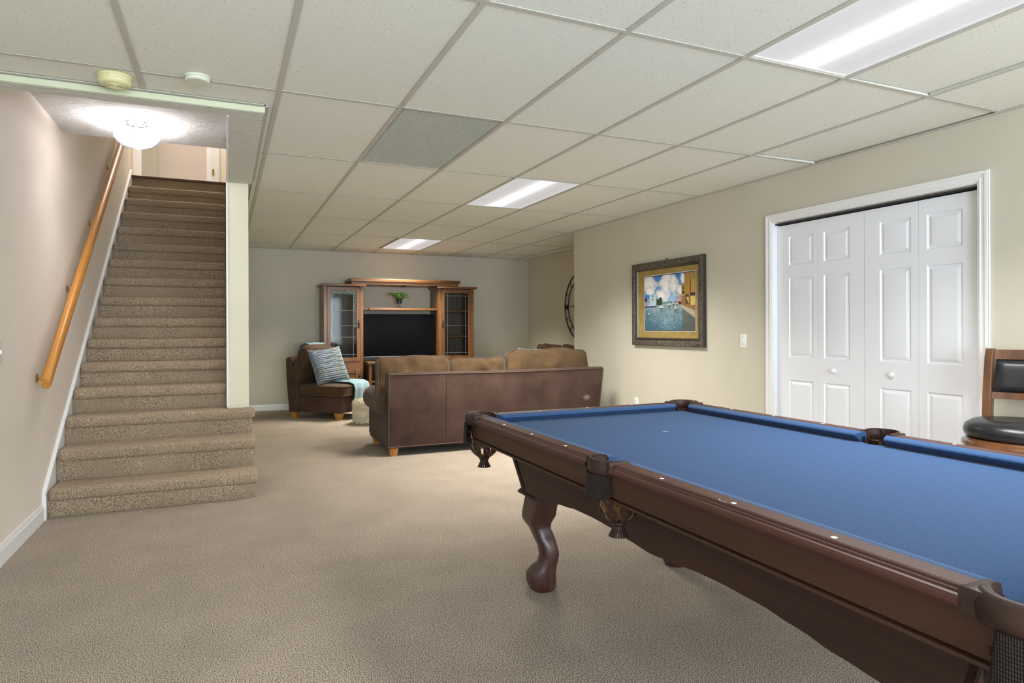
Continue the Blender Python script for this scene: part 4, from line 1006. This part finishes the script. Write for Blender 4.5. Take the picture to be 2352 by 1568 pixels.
# local frame: +x is the direction the stool faces
sz = .73
g = G(); g.lathe([(0, sz-.012), (.12, sz), (.19, sz-.006), (.222, sz-.026), (.232, sz-.052), (.226, sz-.078), (.21, sz-.088), (0, sz-.088)], (0, 0, 0), 56); g.build('seat_cushion', M_blackleather, BS, world=False, smooth=70)
g = G(); g.lathe([(0, sz-.088), (.212, sz-.088), (.224, sz-.092), (.226, sz-.100), (.236, sz-.106), (.240, sz-.118), (.236, sz-.130), (.226, sz-.134), (.222, sz-.144), (.212, sz-.148), (0, sz-.148)], n=56); g.build('seat_ring', M_stool_wood, BS, world=False)
g = G(); g.lathe([(0, sz-.150), (.205, sz-.150), (.212, sz-.158), (.214, sz-.170), (.205, sz-.178), (.205, sz-.21), (0, sz-.21)], n=56); g.build('swivel_ring', M_stool_wood, BS, world=False)
for s_ in (-1, 1):
    for fx in (-1, 1):
        g = G(); rings = []
        for z, rr, hw in ((sz-.16, .155, .022), (.45, .165, .02), (.2, .19, .018), (0, .225, .017)):
            cx, cy = fx*rr*.8, s_*rr*.8; rings.append([(cx+a*hw, cy+b*hw, z) for a, b in ((-1, -1), (1, -1), (1, 1), (-1, 1))])
        g.loft(rings); g.build('leg', M_stool_wood, BS, world=False, smooth=0)
G().tube([(.19*math.cos(2*PI*k/40), .19*math.sin(2*PI*k/40), .26) for k in range(40)], .012, 10, closed=True).build('foot_ring', M_stool_wood, BS, world=False)
# back posts: curved and leaning away from the seat
for s_ in (-1, 1):
    rings = []
    for i in range(12):
        u = i/11; z = sz-.13+u*(1.065-sz+.13); x = -.185-.075*u**1.6; y = s_*(.205+.012*u); hx = .030-.006*u; hy = .019
        if i == 11: hx *= .6
        rings.append([(x+a*hx, y+b*hy, z) for a, b in ((-1, -.8), (-.8, -1), (.8, -1), (1, -.8), (1, .8), (.8, 1), (-.8, 1), (-1, .8))])
    G().loft(rings).build('back_post', M_stool_wood, BS, world=False)
def crest(z0, z1, name, m, th=.014, y1=.19, xo=0):
    rings = []
    for i in range(13):
        v = -1+2*i/12; y = v*y1; x0 = lambda z: -.185-.075*((z-sz+.13)/(1.065-sz+.13))**1.6-.035*(1-v*v)+xo
        rings.append([(x0(z0)-th, y, z0), (x0(z0)+th, y, z0), (x0(z1)+th, y, z1), (x0(z1)-th, y, z1)])
    return G().loft(rings).build(name, m, BS, world=False)
crest(1.010, 1.060, 'top_rail', M_stool_wood); crest(.805, .840, 'lower_rail', M_stool_wood, .012)
rings = []
for i in range(17):
    v = -1+2*i/16; y = v*.186; e = (1-abs(v)**6)**.5 if abs(v) < 1 else 0
    row = []
    for j in range(11):
        w = -1+2*j/10; z = .925+w*.086; bx = -.185-.075*((z-sz+.13)/(1.065-sz+.13))**1.6-.035*(1-v*v); ee = e*(1-abs(w)**6)**.5 if abs(w) < 1 else 0
        row.append((bx+.006+.026*ee, y, z))
    back = [(p[0]-.014-.02*0, p[1], p[2]) for p in reversed(row)]
    back = [(min(p[0], -.19-.05)-.0, p[1], p[2]) if False else (p[0]-.02, p[1], p[2]) for p in back]
    rings.append(row+back)
G().loft(rings).build('back_pad', M_blackleather, BS, world=False, smooth=60)

# ------------------------------------------------------------------ pool table
PT = thing('pool_table', 'dark cherry pool table with blue cloth and leather net pockets', 'pool table', (1.687, 1.705, 0))
PX, PY = 1.687, 1.705; HX, HY = .645, 1.200; NX, NY = .54, 1.08; ZT, ZB = .774, .736
RW = .062; NW = HX-NX
X0, X1, Yn, Yf = PX-HX, PX+HX, PY-HY, PY+HY
PR = .058                                              # pocket radius
cpo = .062                                             # corner pocket centre, inset from the outer rail corner
CP = [(X0+cpo, Yn+cpo, 225), (X1-cpo, Yn+cpo, 315), (X1-cpo, Yf-cpo, 45), (X0+cpo, Yf-cpo, 135)]
SP = [(X0+.038, PY, 180), (X1-.038, PY, 0)]
# bed cloth outline with pocket cut-outs, counter-clockwise
bx0, bx1, by0, by1 = X0+.075, X1-.075, Yn+.075, Yf-.075
def arc(cx, cy, r, a0, a1, n=14): return [(cx+r*math.cos(math.radians(a0+(a1-a0)*k/n)), cy+r*math.sin(math.radians(a0+(a1-a0)*k/n))) for k in range(n+1)]
def cornerarc(cx, cy, sx, sy):
    R_ = PR+.002; out = []
    ax = bx0 if sx < 0 else bx1; ay = by0 if sy < 0 else by1
    # intersections with the bed edges
    dy = math.sqrt(max(0, R_**2-(ax-cx)**2)); dx = math.sqrt(max(0, R_**2-(ay-cy)**2))
    p = (ax, cy-sy*dy); q = (cx-sx*dx, ay); a0 = math.degrees(math.atan2(p[1]-cy, p[0]-cx)); a1 = math.degrees(math.atan2(q[1]-cy, q[0]-cx)); inner = math.degrees(math.atan2(-sy, -sx))
    def near(a):
        while a-inner > 180: a -= 360
        while a-inner < -180: a += 360
        return a
    return arc(cx, cy, R_, near(a0), near(a1)), near(a0), near(a1)
ol = []
c0, _, _ = cornerarc(CP[0][0], CP[0][1], -1, -1); ol += c0                       # near left: left edge -> near edge
c1, _, _ = cornerarc(CP[1][0], CP[1][1], 1, -1); ol += list(reversed(c1))         # near edge -> right edge
sx = SP[1][0]; R_ = PR+.002; dy = math.sqrt(R_**2-(bx1-sx)**2) if abs(bx1-sx) < R_ else 0
a_ = math.degrees(math.atan2(-dy, bx1-sx)) % 360
ol += arc(sx, PY, R_, a_, 360-a_, 14)
c2, _, _ = cornerarc(CP[2][0], CP[2][1], 1, 1); ol += c2
c3, _, _ = cornerarc(CP[3][0], CP[3][1], -1, 1); ol += list(reversed(c3))
sx = SP[0][0]; a_ = math.degrees(math.atan2(dy, bx0-sx)) % 360
ol += arc(sx, PY, R_, a_, -a_, 14)
bm = bmesh.new(); vs = [bm.verts.new((x, y, ZB)) for x, y in ol]; bm.faces.new(vs); r_ = bmesh.ops.extrude_face_region(bm, geom=list(bm.faces))
for v in r_['geom']:
    if isinstance(v, bmesh.types.BMVert): v.co.z = ZB-.03
bmesh.ops.triangulate(bm, faces=list(bm.faces))
G().bm(bm).build('bed_cloth', M_cloth, PT, smooth=0)
g = G(); 
for dx_, dz_ in ((0, 0),):
    for k in range(5): g.box(1.723-.010+k*.005, 1.723-.008+k*.005, 2.28-.004+(k % 2)*.003, 2.285+(k % 2)*.003, ZB, ZB+.0006)
g.build('spot_mark', M_sight, PT, smooth=0)

# rails: local frame s along the rail, u inward from the outer edge
def rail_map(side):
    if side == 'L': return lambda s, u, z: (X0+u, s, z)
    if side == 'R': return lambda s, u, z: (X1-u, s, z)
    if side == 'N': return lambda s, u, z: (s, Yn+u, z)
    return lambda s, u, z: (s, Yf-u, z)
ce = .135; se = .066    # wood ends measured from the outer corner and from the side pocket centre
SEG = []
for sd in 'LR': SEG += [(sd, Yn+ce, PY-se, 'c', 's'), (sd, PY+se, Yf-ce, 's', 'c')]
for sd in 'NF': SEG += [(sd, X0+ce, X1-ce, 'c', 'c')]
wood_prof = [(RW, ZT-.036), (RW, ZT), (.016, ZT+.001), (.012, ZT-.001), (.009, ZT-.005), (.004, ZT-.005), (.001, ZT-.009), (-.006, ZT-.010), (-.012, ZT-.015), (-.0135, ZT-.021), (-.010, ZT-.027), (-.004, ZT-.029), (.002, ZT-.030), (.002, ZT-.036)]
cl_prof = [(RW, ZT-.0005), (RW+.012, ZT+.0005), (NW-.010, ZT-.005), (NW-.002, ZT-.009), (NW, ZT-.014), (NW-.006, ZT-.019), (NW-.024, ZB+.001), (RW, ZB+.001)]
for sd, a, b, ea, eb in SEG:
    f = rail_map(sd); mp = M_pool_y if sd in 'LR' else M_pool_x
    g = G(); g.loft([[f(s, u, z) for u, z in wood_prof] for s in (a, b)]); rl = g.build('rail', mp, PT, smooth=25)
    def endoff(u, e): 
        k = (u-RW)/(NW-RW)
        return (.002+.028*k) if e == 'c' else (-.006+.016*k)
    g = G(); rings = []
    for s, sg, e in ((a, 1, ea), (a+.12, 1, None), (b-.12, 1, None), (b, -1, eb)):
        rings.append([f(s+(sg*(endoff(u, e)-.016) if e else 0), u, z) for u, z in cl_prof])
    g.loft(rings); g.build('cushion', M_cloth_rail, rl, smooth=25)
    dsp = [PY-HY+(HY-NY)+.27*k for k in range(9)] if sd in 'LR' else [PX-NX+.27*k for k in range(5)]
    for s in dsp:
        if a+.03 < s < b-.03:
            m4 = Vector(f(s, .030, ZT)); G().lathe([(0, .0012), (.0062, .0012), (.0066, -.001)], m4, 16).build('sight', M_sight, rl)
g = G(); g.tube([(X0+.028+.012*math.cos(a_), 1.190+.016*math.sin(a_), ZT+.0006) for a_ in [PI*.55+PI*.75*k/14 for k in range(15)]], .0007, 5); g.build('scratch', M_sight, PT)
# blind panels below the rails
for sd in 'LRNF':
    f = rail_map(sd); lo, hi = (Yn+.085, Yf-.085) if sd in 'LR' else (X0+.085, X1-.085)
    pp = [(.004, ZT-.034), (.004, .678), (.012, .677), (.012, .673), (.000, .672), (-.001, .667), (.004, .663), (.03, .663), (.03, ZT-.034)]
    g = G(); g.loft([[f(s, u, z) for u, z in pp] for s in (lo, hi)])
    g.build('rail_panel', M_pool_panel if sd in 'LR' else wood('cherry_panel_x', (.052, .025, .014), (.078, .038, .020), .42, 'x', coat=.1), PT, smooth=15)
G().box(X0+.07, X1-.07, Yn+.07, Yf-.07, .66, .700).build('slate_frame', M_pool_body, PT, smooth=0)
# lower body: four flared aprons with a shaped lower edge
tx, ty, bxx, byy = HX-.147, HY-.170, HX-.187, HY-.245    # half sizes at top and bottom
def botz(t, short=False):
    t = abs(t)
    if short: return .50+.010*math.cos(t*PI*3)
    pts = [(0, .466), (.12, .474), (.24, .486), (.35, .489), (.48, .486), (.60, .474), (.72, .458), (.84, .448), (1, .445)]
    for (a, za), (b, zb) in zip(pts[:-1], pts[1:]):
        if a <= t <= b: k = (t-a)/(b-a); k = k*k*(3-2*k); return za+(zb-za)*k
    return .455
for sx in (-1, 1):
    g = G(); N_ = 60; ro = []; 
    for i in range(N_+1):
        t_ = -1+2*i/N_; zb = botz(t_); k = (.665-zb)/(.665-.455)
        xb = tx+(bxx-tx)*k; yb_ = ty+(byy-ty)*k
        ro.append([(PX+sx*tx, PY+t_*ty, .665), (PX+sx*xb, PY+t_*yb_, zb), (PX+sx*(xb-.022), PY+t_*yb_, zb), (PX+sx*(tx-.022), PY+t_*ty, .665)])
    g.loft(ro); g.build('side_apron', M_pool_body, PT, smooth=25)
for sy in (-1, 1):
    g = G(); N_ = 30; ro = []
    for i in range(N_+1):
        t_ = -1+2*i/N_; zb = botz(t_, True) if abs(t_) < .8 else .455+(.505-.455)*max(0, 1-(abs(t_)-.6)/.2*1.0) if abs(t_) < .8 else .455; k = (.665-zb)/(.665-.455)
        xb = tx+(bxx-tx)*k; yb_ = ty+(byy-ty)*k
        ro.append([(PX+t_*tx, PY+sy*ty, .665), (PX+t_*xb, PY+sy*yb_, zb), (PX+t_*xb, PY+sy*(yb_-.022), zb), (PX+t_*tx, PY+sy*(ty-.022), .665)])
    g.loft(ro); g.build('end_apron', M_pool_body, PT, smooth=25)
for sx in (-1, 1):
    for sy in (-1, 1):
        g = G(); g.tube([(PX+sx*tx, PY+sy*ty, .663), (PX+sx*bxx, PY+sy*byy, .455)], .008, 8); g.build('corner_bead', M_pool_body, PT)
# cabriole legs with moulded caps
def rsq(cx, cy, s, rnd_, n=24, rot=0):
    out = []
    for k in range(n):
        a = 2*PI*k/n+rot; c, d_ = math.cos(a), math.sin(a); p = 2/(rnd_)
        out.append((cx+s*math.copysign(abs(c)**p, c), cy+s*math.copysign(abs(d_)**p, d_)))
    return out
LEG = [  # z, offset outward, half size, squareness
    (0.000, -.002, .052, 2.3), (.012, .000, .060, 2.4), (.04, .003, .066, 2.4), (.075, .003, .065, 2.4), (.10, -.004, .057, 2.4), (.125, -.014, .045, 2.5),
    (.16, -.019, .043, 2.7), (.20, -.014, .042, 3), (.24, -.004, .045, 3.4), (.275, .006, .044, 4), (.300, .012, .052, 6), (.318, .012, .058, 9), (.335, .009, .060, 14), (.40, .002, .060, 14), (.425, -.002, .060, 14)]
for sx in (-1, 1):
    for sy in (-1, 1):
        lx, ly = PX+sx*.374, PY+sy*.940
        rings = []
        for z, off, s, q in LEG:
            o_ = off*1.25
            # front face of the block stays flat, the lower leg sweeps out along the diagonal
            rings.append([(x, y, z) for x, y in rsq(lx+sx*o_, ly+sy*o_, s, q, 32, PI/32)])
        lg = G().loft(rings).build('leg', M_pool_leg, PT, smooth=40)
        g = G()
        for z0, z1, hs in ((.418, .426, .068), (.426, .438, .084), (.438, .446, .078), (.446, .460, .072)): g.box(lx-hs, lx+hs, ly-hs, ly+hs, z0, z1, .0035, 2)
        g.build('leg_cap', M_pool_body, lg)
# pockets
def pocket(cx, cy, deg, side):
    n_ = 30; half = 128 if not side else 96
    a0, a1 = math.radians(deg-half), math.radians(deg+half)
    ri = PR-.004
    ro_ = (.083 if not side else .066)
    # leather covered iron: cross-section swept round the outer side
    g = G(); rings = []
    for k in range(n_+1):
        a = a0+(a1-a0)*k/n_; e = math.sin(PI*min(1, max(0, k/n_))); w = min(1, (min(k, n_-k)+.6)/5)
        r_in = ri+.000; r_out = ri+.010+(ro_-ri-.010)*w
        h = .010+.004*w; dn = .026+.014*w if not side else .022+.018*w
        sec = [(r_in, ZT-.012), (r_in+.003, ZT+h*.3), ((r_in+r_out)/2-.003, ZT+h*.75), ((r_in+r_out)/2+.004, ZT+h*.72), (r_out-.003, ZT+h*.15), (r_out+.002, ZT-.008), (r_out+.001, ZT-dn+.006), (r_out-.006, ZT-dn), (r_in+.006, ZT-dn), (r_in, ZT-.03)]
        rings.append([(cx+math.cos(a)*r, cy+math.sin(a)*r, z) for r, z in sec])
    # flat tips that run on to the cushions
    for sgn, idx in ((-1, 0), (1, -1)):
        a = a0 if sgn < 0 else a1; tang = Vector((-math.sin(a), math.cos(a), 0))*sgn
        base_ring = [Vector(p) for p in rings[idx]]; ctr = sum(base_ring, Vector())/len(base_ring)
        tip = [ctr+(p-ctr)*.55+tang*(.022 if side else .026) for p in base_ring]
        if sgn < 0: rings.insert(0, tip)
        else: rings.append(tip)
    g.loft(rings); pk = g.build('pocket', M_leather, PT, smooth=50)
    # leather flaps that cap the wooden rail ends
    cu_ = cpo if not side else .038
    e_ = ce if not side else se
    loc0 = cpo if not side else 0
    pts = [(e_+.002, -.006), (e_+.002, RW+.003)]
    a_s = 4 if not side else 25
    for q in range(9):
        aa = math.radians(a_s-(a_s+66)*q/8); pts.append((loc0+(PR-.001)*math.cos(aa), cu_+(PR-.001)*math.sin(aa)))
    pts.append((loc0+PR*.45, -.006))
    if side: flaps = [('L' if cx < PX else 'R', PY, 1), ('L' if cx < PX else 'R', PY, -1)]
    else: flaps = [('L' if cx < PX else 'R', Yn if cy < PY else Yf, 1 if cy < PY else -1), ('N' if cy < PY else 'F', X0 if cx < PX else X1, 1 if cx < PX else -1)]
    for sd_, s0_, sg_ in flaps:
        f_ = rail_map(sd_); cs = sum(p[0] for p in pts)/len(pts); cu2 = sum(p[1] for p in pts)/len(pts)
        rr_ = [[f_(s0_+sg_*(cs+(p[0]-cs)*k_), cu2+(p[1]-cu2)*k_, z_) for p in pts] for k_, z_ in ((1, ZT-.034), (1, ZT+.001), (.97, ZT+.004), (.90, ZT+.006))]
        G().loft(rr_).build('flap', M_leather, pk, smooth=50)
    # inner bucket
    b0, b1 = math.radians(deg-150), math.radians(deg+150)
    g = G(); g.lathe([(PR-.002, ZT-.016), (PR-.001, ZB-.035), (PR-.006, ZB-.05), (PR-.004, ZB-.05), (PR+.001, ZB-.035), (PR+.000, ZT-.016)], (cx, cy, 0), 30, b0, b1); g.build('bucket', M_leather, pk)
    # embossed shield
    hs = 52 if not side else 58; g = G(); R0 = ro_+.001
    if side: R0 = ro_+.002
    def sh(u, v):
        a = math.radians(deg+(u-.5)*2*hs*(1+.10*v)); sc = .006*abs(math.sin(u*PI*6.5)); bot = .108 if not side else .076
        corner = (abs(u-.5)*2)**4*.018; zz = ZT-.034-(bot-sc-corner)*v; r = R0+.006*v
        return (cx+math.cos(a)*r, cy+math.sin(a)*r, zz)
    g.grid(sh, 40, 10); o = g.build('shield', M_weave, pk, smooth=60); md = o.modifiers.new('thick', 'SOLIDIFY'); md.thickness = .004; md.offset = 1
    # stitched seam along the shield edge
    g = G(); g.tube([sh(u/40, .985) for u in range(41)], .0025, 6); g.build('shield_piping', M_leather, pk)
    # basket of crossing straps
    zt_, zb_ = ZB-.035, .575; R1 = .066
    ox, oy = (math.cos(math.radians(deg))*(-.006), math.sin(math.radians(deg))*(-.006))
    if side: zb_ = .580; ox = -math.cos(math.radians(deg))*.030
    def bk(t_):
        r = R1*(1-.03*math.sin(t_*PI))*(1 if t_ < .55 else math.cos((t_-.55)/.45*PI/2.25)**.7)+.003
        sh_ = min(1, t_*1.6); return r, zt_+(zb_-zt_)*t_, ox*sh_, oy*sh_
    NS = 9
    for k in range(NS):
        for sg in (1,):
            g = G(); gi = G(); P_ = []
            for i in range(29):
                t_ = i/28; th = 2*PI*(k+.5)/NS+sg*(PI/NS*.92)*(.5-.5*math.cos(t_*PI*3))-PI/NS*.46; r, z, sxo, syo = bk(t_); P_.append((th, r, z, sxo, syo))
            for sgm in (1, -1):
                rows = []; rowi = []
                for (th, r, z, sxo, syo) in P_:
                    th2 = 2*PI*(k+.5)/NS+sgm*(th-2*PI*(k+.5)/NS)
                    w = .0066/r; rows.append([(cx+sxo+math.cos(th2+s)*q, cy+syo+math.sin(th2+s)*q, z) for s, q in ((-w, r), (w, r), (w, r-.0035), (-w, r-.0035))])
                    rowi.append([(cx+sxo+math.cos(th2+s)*q, cy+syo+math.sin(th2+s)*q, z) for s, q in ((-w*.97, r-.0036), (w*.97, r-.0036), (w*.97, r-.006), (-w*.97, r-.006))])
                g.loft(rows); gi.loft(rowi)
            so = g.build('net_strap', M_leather, pk, smooth=30); gi.build('suede_lining', M_suede, so, smooth=30)
    rb, zb2, sxo, syo = bk(1); c3 = (cx+sxo, cy+syo, zb2)
    G().lathe([(rb+.001, .004), (rb+.003, -.002), (rb-.003, -.010), (rb-.001, -.004)], c3, 24).build('net_collar', M_leather, pk)
    g = G()
    for k in range(18):
        a = 2*PI*k/18; w = PI/18*.86
        rows = [[(c3[0]+math.cos(a+s)*(r+q), c3[1]+math.sin(a+s)*(r+q), c3[2]+z) for s, q in ((-w, .0), (w, .0), (w, -.003), (-w, -.003))] for r, z in ((rb-.004, -.006), (rb-.002, -.020), (rb+.009, -.042))]
        g.loft(rows)
    g.build('fringe', M_leather, pk, smooth=0)
for cx, cy, d_ in CP: pocket(cx, cy, d_, False)
for cx, cy, d_ in SP: pocket(cx, cy, d_, True)
